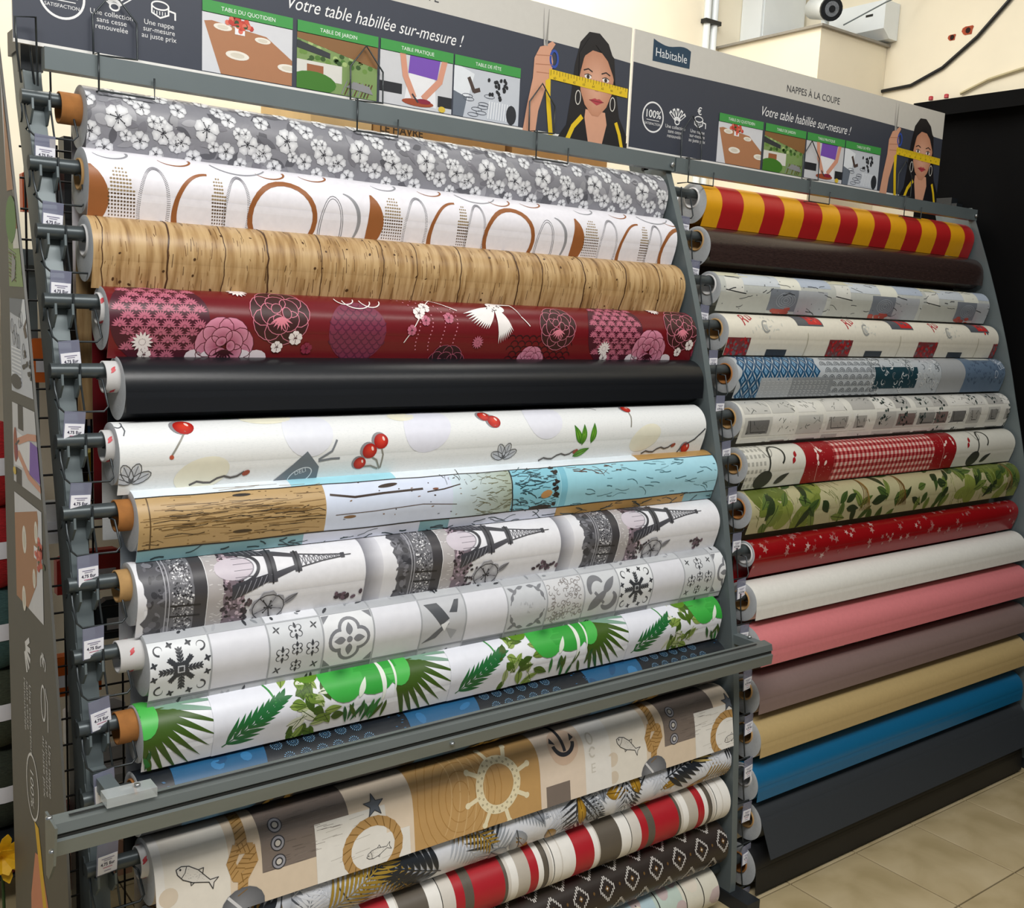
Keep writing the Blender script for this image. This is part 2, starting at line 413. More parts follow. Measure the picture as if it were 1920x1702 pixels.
RL = thing('display_rack', 'grey steel roll display rack with left end frame and lower cutting rail', 'display rack', (0, 0, 0))
RR = thing('display_rack', 'grey steel roll display rack beside the black curtain', 'display rack', (1.55, 0, 0))
RR.location = (0, 0, 0)
def flange(o, x0, x1, d0, d1, name='front_flange'):
    mb = MB(); zs = [1.865-i*0.0565 for i in range(34)]; v = []
    for z in zs:
        z = max(z, 0.036); y = yprof(z); v += [(x0, y+d0, z), (x1, y+d0, z), (x1, y+d1, z), (x0, y+d1, z)]
    fs = [(0, 1, 2, 3), tuple(range(len(v)-4, len(v)))[::-1]]
    for i in range(len(zs)-1):
        for a in range(4): b = (a+1) % 4; fs.append((4*i+a, 4*i+b, 4*i+4+b, 4*i+4+a))
    mb.add(v, fs); mb.build(name, M['metal'], o)
f0 = frame(RL, 0.012, 0.042); flange(f0, 0.0125, 0.041, 0.016, 0.019)
f1 = frame(RL, 1.515, 1.55); flange(f1, 1.512, 1.532, -0.046, -0.043); flange(f1, 1.512, 1.514, -0.043, 0.03, 'flange_return')
f2 = frame(RR, 2.998, 3.03); flange(f2, 2.990, 2.993, -0.06, 0.06, 'side_plate')
rodm = {}
def rod(parent, x0, x1, k):
    key = (x0, x1)
    if key not in rodm:
        mb = MB(); mb.lathe([(0.0125, 0), (0.0125, x1-x0)], 16, 0, axis='x')
        o = mb.build('rod', M['rod'], parent, (x0, YP[k-1], zk(k))); rodm[key] = o.data
    else: link('rod', rodm[key], parent, (x0, YP[k-1], zk(k)))
loopm = {}
def loop(parent, x, k):
    y, z = YP[k-1], zk(k)
    if 'l' not in loopm:
        mb = MB(); mb.tube([(0, 0.012, -0.004), (-0.004, -0.016, -0.03), (0.0, -0.022, -0.058), (0.008, -0.024, -0.066), (0.07, -0.024, -0.066), (0.078, -0.022, -0.058), (0.07, -0.016, -0.014), (0.066, 0.0, -0.013)], 0.0019, 6)
        mb.tube([(0.036, -0.0135, 0.012), (0.036, -0.016, -0.02), (0.04, -0.02, -0.064)], 0.0017, 6)
        o = mb.build('wire_loop', M['wire'], parent, (x, y, z)); loopm['l'] = o.data
    else: link('wire_loop', loopm['l'], parent, (x, y, z))
for k in range(1, 17):
    rod(RL, 0.0, 1.515, k); rod(RR, 1.55, 2.989, k)
    loop(RL, 0.008, k); loop(RR, 1.552, k)

# price tags hanging from the loops
tagm = {}
TAGTXT = {1: 'grey floral roll', 2: 'white roll with brown rings', 3: 'wood grain roll', 4: 'dark red roll', 5: 'plain black roll', 6: 'cherry roll', 7: 'painted plank roll', 8: 'Eiffel tower roll', 9: 'patterned tile roll', 10: 'green palm leaf roll', 11: 'navy blue roll', 12: 'seaside roll', 13: 'grey and gold leaf roll', 14: 'red striped roll', 15: 'black diamond roll', 16: 'pastel patch roll'}
TAGR = {1: 'red and yellow striped roll', 2: 'glossy dark brown roll', 3: 'grey plank roll', 4: 'cream roll with red squares', 5: 'blue ogee roll', 6: 'pale sketch roll', 7: 'red gingham roll', 8: 'olive leaf roll', 9: 'red star roll', 10: 'plain white roll', 11: 'plain pink roll', 12: 'plain taupe roll', 13: 'plain beige roll', 14: 'plain blue roll', 15: 'charcoal roll with loose flap', 16: 'black roll hanging to the floor'}
rt = random.Random(5)
def price_tag(x, k, label, side):
    if 's' not in tagm:
        mb = MB(); mb.box((-0.018, -0.0008, -0.052), (0.018, 0.0008, 0.0)); tagm['s'] = mb
        ml = MB(); ml.box((-0.0168, -0.0018, -0.050), (0.0168, -0.0010, -0.020)); tagm['l'] = ml
        p = Print(1, -1, 1); p.text('4.75 Eur', 0.0, -0.0365, 0.0072, '#2a2440', 1, align='CENTER', bold=0.02)
        for i, (t, wd, c) in enumerate(((-0.0255, 0.022, '#8a86a0'), (-0.0285, 0.014, '#9a96aa'), (-0.0405, 0.016, '#c07890'), (-0.046, 0.012, '#8a86a0'))): p.rect(-wd/2, t, wd/2, t+0.0012, c, 1)
        for i in range(len(p.q)): tri, l = p.q[i]; p.q[i] = (tuple((a[0]+0.5, *a[1:]) for a in tri), l)
        tagm['p'] = p
    z = zk(k)-0.066
    e = thing('price_tag', label, 'price tag', (x, YP[k-1]-0.034, z+0.002), 'price tags along the '+side+' rack')
    e.rotation_euler = (0, rt.uniform(-0.1, 0.1), 0.25 if side == 'left' else 0.1)
    if 'sd' not in tagm:
        tagm['sd'] = tagm['s'].build('plastic_sleeve', M['tagclear'], e).data; lb = tagm['l'].build('paper_label', M['paper'], e); tagm['ld'] = lb.data
        po = tagm['p'].build('price_print', lambda u, t, o: (u-0.5, -0.0018-o, t), M['print_sign'], lb); tagm['pd'] = po.data
    else:
        link('plastic_sleeve', tagm['sd'], e); lb = link('paper_label', tagm['ld'], e); link('price_print', tagm['pd'], lb)
for k in range(1, 17):
    price_tag(0.030, k, 'price tag in clear sleeve hanging beside the '+TAGTXT[k], 'left')
    price_tag(1.590, k, 'price tag in clear sleeve hanging beside the '+TAGR[k], 'right')

# top beams with wire sign holders
def beam(parent, x0, x1):
    mb = MB(); mb.box((x0, 0.238, 1.823), (x1, 0.262, 1.859)); o = mb.build('top_beam', M['metal'], parent)
    s = MB(); s.lathe([(0.006, 0), (0.006, -0.004), (0.003, -0.005)], 10, 0, (x1-0.012, 0.235, 1.838), 'y'); s.build('bolt', M['screw'], o)
beam(RL, 0.03, 1.53); beam(RR, 1.535, 3.0)
def holder(parent, x):
    mb = MB(); mb.tube([(x-0.045, 0.268, 1.80), (x-0.045, 0.231, 1.80), (x-0.045, 0.231, 1.862), (x-0.045, 0.262, 1.864), (x-0.045, 0.264, 1.93), (x-0.01, 0.264, 1.975), (x+0.03, 0.264, 1.93), (x+0.03, 0.262, 1.868), (x-0.042, 0.246, 1.861)], 0.0018, 6)
    mb.tube([(x-0.045, 0.231, 1.80), (x+0.05, 0.231, 1.80), (x+0.05, 0.231, 1.835)], 0.0018, 6)
    mb.build('sign_clip', M['wire'], parent)
for x in (0.16, 0.66, 1.12): holder(RL, x)
for x in (1.62, 2.12, 2.60): holder(RR, x)
# wire hoops at the top of the left frame
for (xa, ya) in ((0.0, 0.27), (0.03, 0.31)):
    mb = MB(); mb.tube([(xa, ya, 1.80), (xa-0.01, ya-0.02, 1.85), (xa-0.012, ya-0.02, 1.90), (xa+0.02, ya-0.02, 1.905), (xa+0.025, ya, 1.86), (xa+0.028, ya+0.01, 1.80)], 0.002, 6); mb.build('wire_hoop', M['wire'], RL)

# lower cutting rail
rl = thing('cutting_rail', 'grey aluminium cutting rail running across the lower rolls', 'rail', (0, 0, 0))
mb = MB()
prof = [(-0.155, 0.694), (-0.178, 0.690), (-0.182, 0.676), (-0.178, 0.673), (-0.178, 0.668), (-0.184, 0.665), (-0.182, 0.642), (-0.172, 0.640), (-0.166, 0.680), (-0.155, 0.684)]
mb.prism(prof, lambda p, d: (d, p[0], p[1]), -0.075, 1.545); mb.build('rail_profile', M['alu'], rl)
g = MB(); g.box((-0.074, -0.1795, 0.6685), (1.544, -0.1775, 0.6725)); g.build('rail_groove', M['groove'], rl)
g = MB(); g.box((-0.05, -0.17, 0.6945), (1.50, -0.166, 0.6955)); g.build('rail_groove', M['groove'], rl)
g = MB(); g.prism([(-0.21, 0.70), (-0.15, 0.70), (-0.15, 0.60), (-0.165, 0.60), (-0.195, 0.635)], lambda p, d: (d, p[0], p[1]), -0.079, -0.0755); g.build('end_plate', M['alu'], rl)
for x in (0.03, 1.53):
    a = MB(); a.box((x-0.012, -0.16, 0.668), (x+0.012, yprof(0.67)+0.03, 0.690)); a.build('bracket_arm', M['metal'], rl)
g = MB(); g.box((0.0, -0.183, 0.697), (0.075, -0.150, 0.712)); g.build('slide_block', M['clear'], rl)
for (x, y, z) in ((0.05, -0.165, 0.713), (-0.079, -0.175, 0.70), (-0.079, -0.19, 0.655), (0.62, -0.184, 0.655), (1.532, -0.12, 0.692)):
    s = MB(); s.lathe([(0.005, 0), (0.005, 0.003), (0.003, 0.004)], 10, 0, (x, y, z)); s.build('screw', M['screw'], rl)

# black wire grid behind the rolls and the uprights of the gondola
gd = thing('wire_grid', 'black wire grid panel standing behind the left rack of rolls', 'grid panel', (0, 0, 0))
mb = MB(); yg = 0.40
for i in range(27): x = 0.03+i*0.055; mb.tube([(x, yg, 0.05), (x, yg, 1.72)], 0.0022, 5)
mb.build('grid_uprights', M['black_wire'], gd)
mb = MB()
for i in range(31): z = 0.06+i*0.055; mb.tube([(0.02, yg-0.004, z), (1.49, yg-0.004, z)], 0.0022, 5)
mb.build('grid_crossbars', M['black_wire'], gd)
for x in (0.10, 1.45):
    mb = MB(); mb.box((x, 0.41, 0.0), (x+0.035, 0.45, 1.74)); mb.build('upright', M['metal_dark'], gd)
gs = MB(); gs.box((0.0, 0.46, 1.50), (3.0, 1.15, 1.53)); st = tag(gs.build('gondola_shelf', M['metal']), 'grey shelf top behind the racks carrying cartons', 'shelf')
for (x, y) in ((0.05, 0.5), (1.5, 0.5), (2.9, 0.5), (0.05, 1.1), (1.5, 1.1), (2.9, 1.1)):
    lg = MB(); lg.box((x-0.015, y-0.015, 0), (x+0.015, y+0.015, 1.50)); lg.build('shelf_leg', M['metal'], st)

# ------------------------------------------------------------------ rolls
def roll(side, k, x0, x1, r, d, base_mat, label, core='card', core_out=0.0, tail=0.2, flap=None, draw=None, tmin=None):
    zc0 = zk(k)-0.0105; yc = YP[k-1]; zc = zk(k)-d
    e = thing('oilcloth_roll', label, 'cloth roll', (x0, yc, zc))
    L = x1-x0
    # core tube hanging on the rod
    dc = zc0-zc
    mb = MB(); ro, ri = 0.027, 0.0235; n = 28; a0, a1 = -core_out, L+0.004
    v = []
    for (rr, xx) in ((ro, a0), (ro, a1), (ri, a1), (ri, a0)):
        for i in range(n): t = 2*PI*i/n; v.append((xx, rr*math.cos(t), dc+rr*math.sin(t)))
    fs = []
    for q in range(4):
        for i in range(n): j = (i+1) % n; q2 = (q+1) % 4; fs.append((q*n+i, q*n+j, q2*n+j, q2*n+i))
    mb.add(v, fs, 0, True); co = mb.build('core_tube', M[core], e)
    if core == 'whitecore' and core_out > 0.005:
        p = Print(core_out, -0.085, 0.085)
        for t in (-0.07, -0.028, 0.014):
            p.ell(core_out*0.5, t, 0.004, 0.0035, '#c8434a', 1, n=8); p.leaf(core_out*0.5-0.002, t, 0.009, 0.004, 0.8, '#c8434a', 1); p.leaf(core_out*0.5+0.002, t, 0.009, 0.004, 3.9, '#c8434a', 1)
        tp = p.build('tape_print', lambda u, t, o: (u-core_out, -(ro+o)*math.sin(-t/ro), dc+(ro+o)*math.cos(-t/ro)), M['print_sign'], co, 0.006); tp['kind'] = 'stuff'
    # path of the outer layer: top t=0, front t=-r*pi/2
    pf = flap[2] if flap else None
    def path(t, o):
        ph = -t/r
        if flap and ph > pf:
            s = (ph-pf)*r; y = -(r+o)*math.sin(pf)-s*math.cos(pf); z = (r+o)*math.cos(pf)-s*math.sin(pf); return y, z
        return -(r+o)*math.sin(ph), (r+o)*math.cos(ph)
    mb = MB(); n = 44; v = []; uv = []
    for xx in (0, L):
        for i in range(n+1):
            t = PI*r-2*PI*r*i/n; ph = -t/r; v.append((xx, -r*math.sin(ph), r*math.cos(ph))); uv.append((xx, t))
    mb.add(v, [(i, i+1, n+1+i+1, n+1+i) for i in range(n)], 0, True, uv)
    for xx in (0, L):                                                   # layered ends
        v = []; uv = []
        for i in range(n+1):
            ph = 2*PI*i/n
            for f in (0, 0.5, 1):
                y1, z1 = -r*math.sin(ph), r*math.cos(ph); y2, z2 = -0.0268*math.sin(ph), dc+0.0268*math.cos(ph)
                v.append((xx+(0.002 if f == 0.5 else 0)*(1 if xx else -1), y1+(y2-y1)*f, z1+(z2-z1)*f)); uv.append((f*0.5, ph))
        mb.add(v, [q for i in range(n) for q in ((3*i, 3*i+3, 3*i+4, 3*i+1), (3*i+1, 3*i+4, 3*i+5, 3*i+2))], 1, True, uv)
    if tail:
        T = 0.0014
        v = [(0, r-T, 0), (L, r-T, 0), (L, r-T, -tail), (0, r-T, -tail), (0, r, 0), (L, r, 0), (L, r, -tail), (0, r, -tail)]
        uvs = [(0, 0), (L, 0), (L, -tail), (0, -tail)]*2
        mb.add(v, [(0, 1, 2, 3), (4, 7, 6, 5), (0, 3, 7, 4), (1, 5, 6, 2), (3, 2, 6, 7)], 0, False, uvs)
    if flap:
        ln, _, _ = flap; T = 0.0014; v = []; uv = []; m = 12
        for i in range(m+1):
            s = ln*i/m; t = -(pf*r+s)
            for xx in (0, L):
                for o in (0.0002, 0.0003+(T-0.0003)*min(1.0, s/(0.2*r))):
                    y, z = path(t, o); v.append((xx, y, z)); uv.append((xx, t))
        fs = []
        for i in range(m):
            a = 4*i; b = a+4; fs += [(a+1, b+1, b+3, a+3), (a, a+2, b+2, b), (a, b, b+1, a+1), (a+2, a+3, b+3, b+2)]
        fs.append((4*m, 4*m+2, 4*m+3, 4*m+1)); mb.add(v, fs, 0, False, uv)
    mb.build('cloth', [base_mat, M['edge']], e)
    if draw:
        tb = -(pf*r+flap[0]) if flap else -PI*r
        p = Print(L, tb, PI*r*0.5); draw(p, L, r)
        def ext(t): return 0.0015*max(0.0, min(1.0, (-t/r-pf)/0.2)) if flap else 0.0
        def nrm(t):
            ph = min(-t/r, pf) if flap else -t/r
            return (0.0, -math.sin(ph), math.cos(ph))
        p.build('printed_pattern', lambda u, t, o: (u, *path(t, o+ext(t))), M['print'], e, r*0.14, nfn=nrm)
    return e

# ---- patterns, left rack
def d_floral(p, L, r):
    g = random.Random(3)
    for n in range(-1, 10):
        b = n*0.156
        for i in range(34):
            x, y = b+g.uniform(0, 0.156), g.uniform(-0.17, 0.03)
            p.leaf(x, y, g.uniform(0.02, 0.045), g.uniform(0.01, 0.02), g.uniform(0, 6.28), g.choice(('#6d6d73', '#8f8f95', '#a5a5aa', '#7c7b82', '#97979b', '#5e5e64')), 1)
    for n in range(-1, 10):
        b = n*0.156
        for x, y, q in ((0.051, -0.084, 0.024), (0.0, -0.055, 0.016), (0.093, -0.06, 0.016), (0.075, -0.045, 0.014), (0.13, -0.100, 0.021), (0.005, -0.112, 0.018), (0.09, -0.118, 0.017), (0.065, -0.112, 0.011), (0.155, -0.118, 0.015), (0.03, -0.137, 0.016), (0.12, -0.138, 0.013), (0.112, -0.083, 0.012), (0.125, -0.082, 0.011), (0.05, -0.022, 0.016), (0.13, -0.03, 0.016)):
            p.flower(b+x+0.002*n % 3, y, q, g.uniform(0, 2), '#f1f2f3', '#c9cacd', '#33333a', 4)
def d_rings(p, L, r):
    g = random.Random(7); br, gr = '#9a5f33', '#96979c'
    for n in range(-1, 3):
        b = n*0.537
        p.add([(b+0.0, -0.062)]+[(b+0.03*math.sin(PI*i/10)**0.8+0.004, -0.062-0.115*i/10) for i in range(11)]+[(b-0.004, -0.177)], br, 1)
        for (cx, w0, cols) in ((0.053, 0.024, 9), (0.226, 0.014, 6)):
            for i in range(cols):
                for j in range(20):
                    fx = (i-(cols-1)/2)/(cols/2); y = -0.065-j*0.0062; lim = math.sqrt(max(0, 1-((y+0.135)/0.075)**2))
                    if abs(fx) <= lim: p.ell(b+cx+fx*w0+(y+0.1)*-0.08, y, 0.0017+0.0007*math.sin(j*.3), 0.0017, '#5f4a33' if j > 6 else '#9a8560', 1, n=7)
        for (cx, a) in ((0.11, 0.024), (0.262, 0.021)):
            for i in range(90):
                th = -0.6+4.4*i/90
                for q in (0, 1, 2): p.ell(b+cx+(a+q*0.0022)*math.cos(th), -0.13+(0.07+q*0.0022)*math.sin(th), 0.0008, 0.0008, '#55555c', 1, n=5)
        p.ring(b+0.205, -0.135, 0.058, 0.076, 0.012, br, 1, PI*0.5, PI*1.2, wf=lambda f: 0.35+0.65*f)
        p.ring(b+0.354, -0.125, 0.066, 0.066, 0.010, br, 1)
        p.ring(b+0.455, -0.14, 0.022, 0.062, 0.0012, '#6a6a70', 1); p.ring(b+0.455, -0.14, 0.026, 0.067, 0.0012, '#6a6a70', 1)
        p.ring(b+0.47, -0.12, 0.045, 0.055, 0.006, gr, 1, -0.9, 1.4, wf=lambda f: 0.3+math.sin(PI*f))
        for (cx, cy) in ((0.15, -0.03), (0.33, -0.035), (0.42, -0.028), (0.04, -0.03)):
            p.ring(b+cx, cy, 0.03, 0.016, 0.004, br if cx > 0.1 else gr, 1, PI*1.1, PI*2.1, wf=lambda f: 0.2+f)
        p.ring(b+0.27, -0.02, 0.055, 0.03, 0.003, gr, 1, PI*1.1, PI*1.9)
def d_wood(p, L, r):
    g = random.Random(11); x = 0.015
    while x < L:
        pts = []; y = 0.07; xx = x
        while y > -0.17: pts.append((xx, y)); y -= 0.012; xx += g.uniform(-0.0022, 0.0022)
        p.line(pts, g.choice((0.0016, 0.0022, 0.003)), '#4a2f18', 2); x += g.uniform(0.075, 0.14)
    for i in range(520):
        x, y, l = g.uniform(0, L), g.uniform(-0.16, 0.05), g.uniform(0.003, 0.03)
        p.line([(x, y), (x+g.uniform(-0.002, 0.002), y-l)], g.uniform(0.0004, 0.0012), g.choice(('#6d4a26', '#84602f', '#4d3219')), 1)
    for i in range(60):
        x, y = g.uniform(0, L), g.uniform(-0.16, 0.05); p.ell(x, y, g.uniform(0.0015, 0.004), g.uniform(0.001, 0.003), '#4a3016', 1, g.uniform(0, 3), 7)
def fanflower(p, cx, cy, r, col, dark, lay):
    for k in range(9):
        a = PI*k/8; p.leaf(cx+0.2*r*math.cos(a), cy+0.2*r*math.sin(a), r*0.8, r*0.21, a, col, lay)
    p.ell(cx, cy, r*0.2, r*0.2, col, lay+1, n=8)
def peony(p, cx, cy, R, fill, edge, ctr, lay, fill2=None, line=True):
    for (q, n, ph) in ((1.0, 7, 0.2), (0.66, 5, 0.6), (0.36, 3, 0.1)):
        for k in range(n):
            a = ph+2*PI*k/n; pts = ellp(cx+R*q*0.55*math.cos(a), cy+R*q*0.55*math.sin(a), R*q*0.5, R*q*0.40, a+PI/2, 14)
            p.fan((cx+R*q*0.35*math.cos(a), cy+R*q*0.35*math.sin(a)), pts, fill, fill2 or fill, lay)
            if line: p.line(pts+pts[:1], R*0.022, edge, lay+1)
        lay += 2
    for k in range(7): a = PI+0.5+k*0.36; p.leaf(cx, cy-R*0.1, R*0.4, R*0.07, a, ctr, lay)
def d_japan(p, L, r):
    g = random.Random(2)
    for b in (0.0, 1.055):
        for (cx, cy, R, kind) in ((0.085, -0.080, 0.086, 0), (0.465, -0.095, 0.062, 1)):
            p.ell(b+cx, cy, R, R, '#4a1424' if kind == 0 else '#7a2f47', 1, n=36)
            st = 0.0245 if kind == 0 else 0.013
            for j in range(-10, 11):
                for i in range(-8, 9):
                    x, y = (i+0.5*(j % 2))*st*(1.12 if kind == 0 else 1.35), j*st*(0.56 if kind == 0 else 0.72)
                    if x*x+y*y < (R-st*0.3)**2:
                        if kind == 0: fanflower(p, b+cx+x, cy+y, st*0.58, '#bb667b', '#3a0d18', 2)
                        else: p.ring(b+cx+x, cy+y, st*0.6, st*0.6, 0.0022, '#5a1f38', 2, PI, 2*PI, n=8)
        peony(p, b+0.305, -0.066, 0.062, '#3d1c1c', '#d47b8e', '#d8808f', 5)
        peony(p, b+0.2, -0.128, 0.058, '#a34a66', '#5a1626', '#3a0d18', 6, '#d58ba2')
        for k in range(5): p.ell(b+0.15+k*0.028, -0.148, 0.02, 0.014, '#e6d9dd', 6, n=12)
        for (x, y, q) in ((0.055, -0.122, 0.019), (0.235, -0.012, 0.02), (0.75, -0.112, 0.015)):
            for k in range(14): a = 2*PI*k/14; p.leaf(b+x+q*.25*math.cos(a), y+q*.25*math.sin(a), q*0.75, q*0.26, a, '#f3e9e6' if x < 0.5 else '#c06a80', 9)
            p.ell(b+x, y, q*0.28, q*0.28, '#f3e9e6' if x < 0.5 else '#c06a80', 9, n=10)
        for (x, y, q, c) in ((0.335, -0.110, 0.014, '#f2e8e4'), (0.36, -0.13, 0.012, '#8a2a44'), (0.30, -0.128, 0.012, '#f2e8e4'), (0.06, -0.145, 0.012, '#f2e8e4'), (0.605, -0.055, 0.014, '#f2e8e4'), (0.622, -0.04, 0.013, '#f2e8e4'), (0.618, -0.07, 0.011, '#c06a80'), (0.675, -0.063, 0.012, '#c06a80'), (0.585, -0.09, 0.011, '#c06a80')):
            p.flower(b+x, y, q, 0.3, c, None, '#4a1020', 9)
        p.line([(b+0.57, -0.115), (b+0.6, -0.07), (b+0.63, -0.03), (b+0.65, -0.01)], 0.002, '#f2e8e4', 8); p.line([(b+0.64, -0.01), (b+0.68, -0.035), (b+0.7, -0.045)], 0.002, '#f2e8e4', 8)
        for q in range(4):
            for i in range(16): p.ell(b+0.56+0.03*q+0.004*i+0.02*math.sin(i*.3), -0.01-0.008*i, 0.0016, 0.0016, '#d98a9a', 3, n=6)
        p.ring(b+0.47, -0.03, 0.03, 0.02, 0.0022, '#f2e8e4', 9, PI, 2*PI); p.ring(b+0.5, -0.028, 0.022, 0.018, 0.0022, '#f2e8e4', 9, PI, 2*PI); p.ring(b+0.445, -0.025, 0.02, 0.016, 0.0022, '#f2e8e4', 9, PI, 2*PI)
        # crane
        for k in range(11): p.leaf(b+0.80, -0.03, 0.09-0.003*k, 0.008, PI+0.25+0.085*k, '#f4efec', 9)
        for k in range(9): p.leaf(b+0.80, -0.03, 0.085-0.002*k, 0.008, -PI/2+0.05+0.07*k, '#f4efec', 9)
        p.ell(b+0.805, -0.03, 0.022, 0.014, '#f4efec', 10, -0.5); p.line([(b+0.81, -0.02), (b+0.85, -0.02), (b+0.865, -0.055)], 0.006, '#f4efec', 10, True); p.line([(b+0.865, -0.055), (b+0.885, -0.075)], 0.002, '#f4efec', 10)
        for k in range(14): p.ell(b+0.795+g.uniform(-.015, .02), -0.035+g.uniform(-.012, .012), 0.0025, 0.0012, '#2a1016', 11, g.uniform(0, 3), 6)
        peony(p, b+0.965, -0.075, 0.055, '#3d1c1c', '#d47b8e', '#d8808f', 5)
        for j in range(5):
            for i in range(9): p.ring(b+0.84+i*0.019+0.009*(j % 2), -0.105-0.012*j, 0.010, 0.010, 0.002, '#2e1016', 2, 0.1, PI-0.1, n=8)
        peony(p, b+0.90, -0.155, 0.04, '#a34a66', '#5a1626', '#3a0d18', 6, '#d58ba2')
        peony(p, b+0.68, -0.165, 0.05, '#30141a', '#b05a70', '#b05a70', 5)
def d_cherry(p, L, r):
    g = random.Random(4)
    for (x, y, a, b, rt_, c) in ((0.34, -0.05, 0.05, 0.05, 0.3, '#e4e6ee'), (0.60, -0.05, 0.06, 0.05, 0.7, '#e3e4ef'), (0.27, -0.01, 0.05, 0.02, 0, '#efecd6'), (0.14, -0.12, 0.05, 0.03, 0.3, '#ebe8d4'), (0.9, -0.04, 0.05, 0.05, 0.5, '#e4e5ee'), (1.2, -0.1, 0.05, 0.03, 0.4, '#ebe8d4'), (0.55, -0.02, 0.03, 0.015, 0, '#efecd6')): p.ell(x, y, a, b, c, 1, rt_, 24)
    def cherry(x, y, q, sx, sy):
        p.line([(x, y-q*.6), (x+(sx-x)*.5+.004, (y+sy)/2), (sx, sy)], 0.0032, '#8d8a80', 3)
        p.ell(x-q*.25, y+q*.1, q*1.1, q*1.05, '#8e8c90', 2); p.fan((x+q*.15, y+q*.2), ellp(x, y, q, q*.95), '#e0442f', '#a51412', 4); p.ell(x+q*.35, y+q*.3, q*.16, q*.3, '#f6d6cc', 5, 0.4, 8)
    cherry(0.113, -0.030, 0.018, 0.086, -0.082); p.ell(0.085, -0.086, 0.004, 0.004, '#b5543a', 4, n=8)
    cherry(0.465, -0.094, 0.0155, 0.492, -0.132); cherry(0.489, -0.076, 0.0155, 0.494, -0.13); cherry(0.447, -0.118, 0.013, 0.488, -0.132)
    cherry(0.765, -0.045, 0.016, 0.75, -0.01); cherry(0.745, -0.03, 0.014, 0.75, 0.0)
    cherry(1.157, -0.022, 0.013, 1.15, -0.072); cherry(1.345, -0.132, 0.014, 1.35, -0.17)
    p.add([(0.262, -0.155), (0.335, -0.088), (0.362, -0.12), (0.36, -0.16), (0.30, -0.17)], '#6f7880', 3); p.ring(0.325, -0.137, 0.025, 0.014, 0.002, '#d9dde2', 4, 0, 2*PI, 0.5); p.text('DELI', 0.315, -0.135, 0.012, '#d9dde2', 4, rot=0.3); p.ell(0.315, -0.15, 0.01, 0.006, '#8c1f1c', 5)
    p.line([(0.36, -0.105), (0.385, -0.09), (0.395, -0.07)], 0.004, '#7d8288', 4); p.line([(0.36, -0.108), (0.385, -0.105), (0.402, -0.105)], 0.004, '#7d8288', 4)
    for b in (0.79, 1.10, 0.02):
        if b != 1.10:
            for k in range(4): p.leaf(b, -0.128, 0.034, 0.018, 0.5+k*0.75, '#c3c8d0', 3, '#5d6066'); 
            for k in range(4):
                pts = ellp(b+0.018*math.cos(.5+k*.75), -0.128+0.018*math.sin(.5+k*.75), 0.018, 0.009, .5+k*.75, 12); p.line(pts+pts[:1], 0.0014, '#4a4c50', 4)
        pts = [(b+0.10+0.012*i, -0.14+0.004*math.sin(i*1.7)+0.002*i) for i in range(9)]; p.line(pts, 0.004, '#5d5a58', 3)
        p.ell(b+0.20, -0.123, 0.008, 0.005, '#9a4a38', 4, 0.5, 8)
    for (x, y, a) in ((1.0, -0.105, 2.0), (1.004, -0.108, 1.45), (1.03, -0.105, 1.35), (0.985, -0.135, 0.4)): p.leaf(x, y, 0.048, 0.017, a, '#3c7d1e', 4, '#24520f', '#79b136')
    p.leaf(0.19, 0.0, 0.03, 0.012, 0.2, '#3c7d1e', 3); p.leaf(0.26, 0.0, 0.03, 0.01, 2.6, '#3c7d1e', 3)
    p.line([(1.31, -0.16), (1.33, -0.13), (1.37, -0.11), (1.40, -0.085)], 0.004, '#4a4c50', 4)
    p.ring(0.005, -0.015, 0.008, 0.012, 0.002, '#5d6066', 3, PI, 2*PI+.5); p.line([(0.012, -0.02), (0.014, -0.035), (0.01, -0.045)], 0.002, '#5d6066', 3)
    p.line([(1.04, -0.01), (1.055, -0.012), (1.065, -0.022)], 0.002, '#8a8c90', 3)
def cracks(p, g, u0, u1, t0, t1, n, col, lay=3, ln=0.03, w=0.001, vert=False):
    for i in range(n):
        x, y = g.uniform(u0, u1), g.uniform(t0, t1); pts = [(x, y)]; a = g.uniform(-0.2, 0.2)+(PI/2 if vert else 0)
        for j in range(g.randint(2, 6)): a += g.uniform(-0.45, 0.45); x += ln/4*math.cos(a); y += ln/4*math.sin(a)*0.7; pts.append((x, y))
        p.line([q for q in pts if u0 <= q[0] <= u1] or pts[:2], w*g.uniform(.6, 1.8), col, lay)
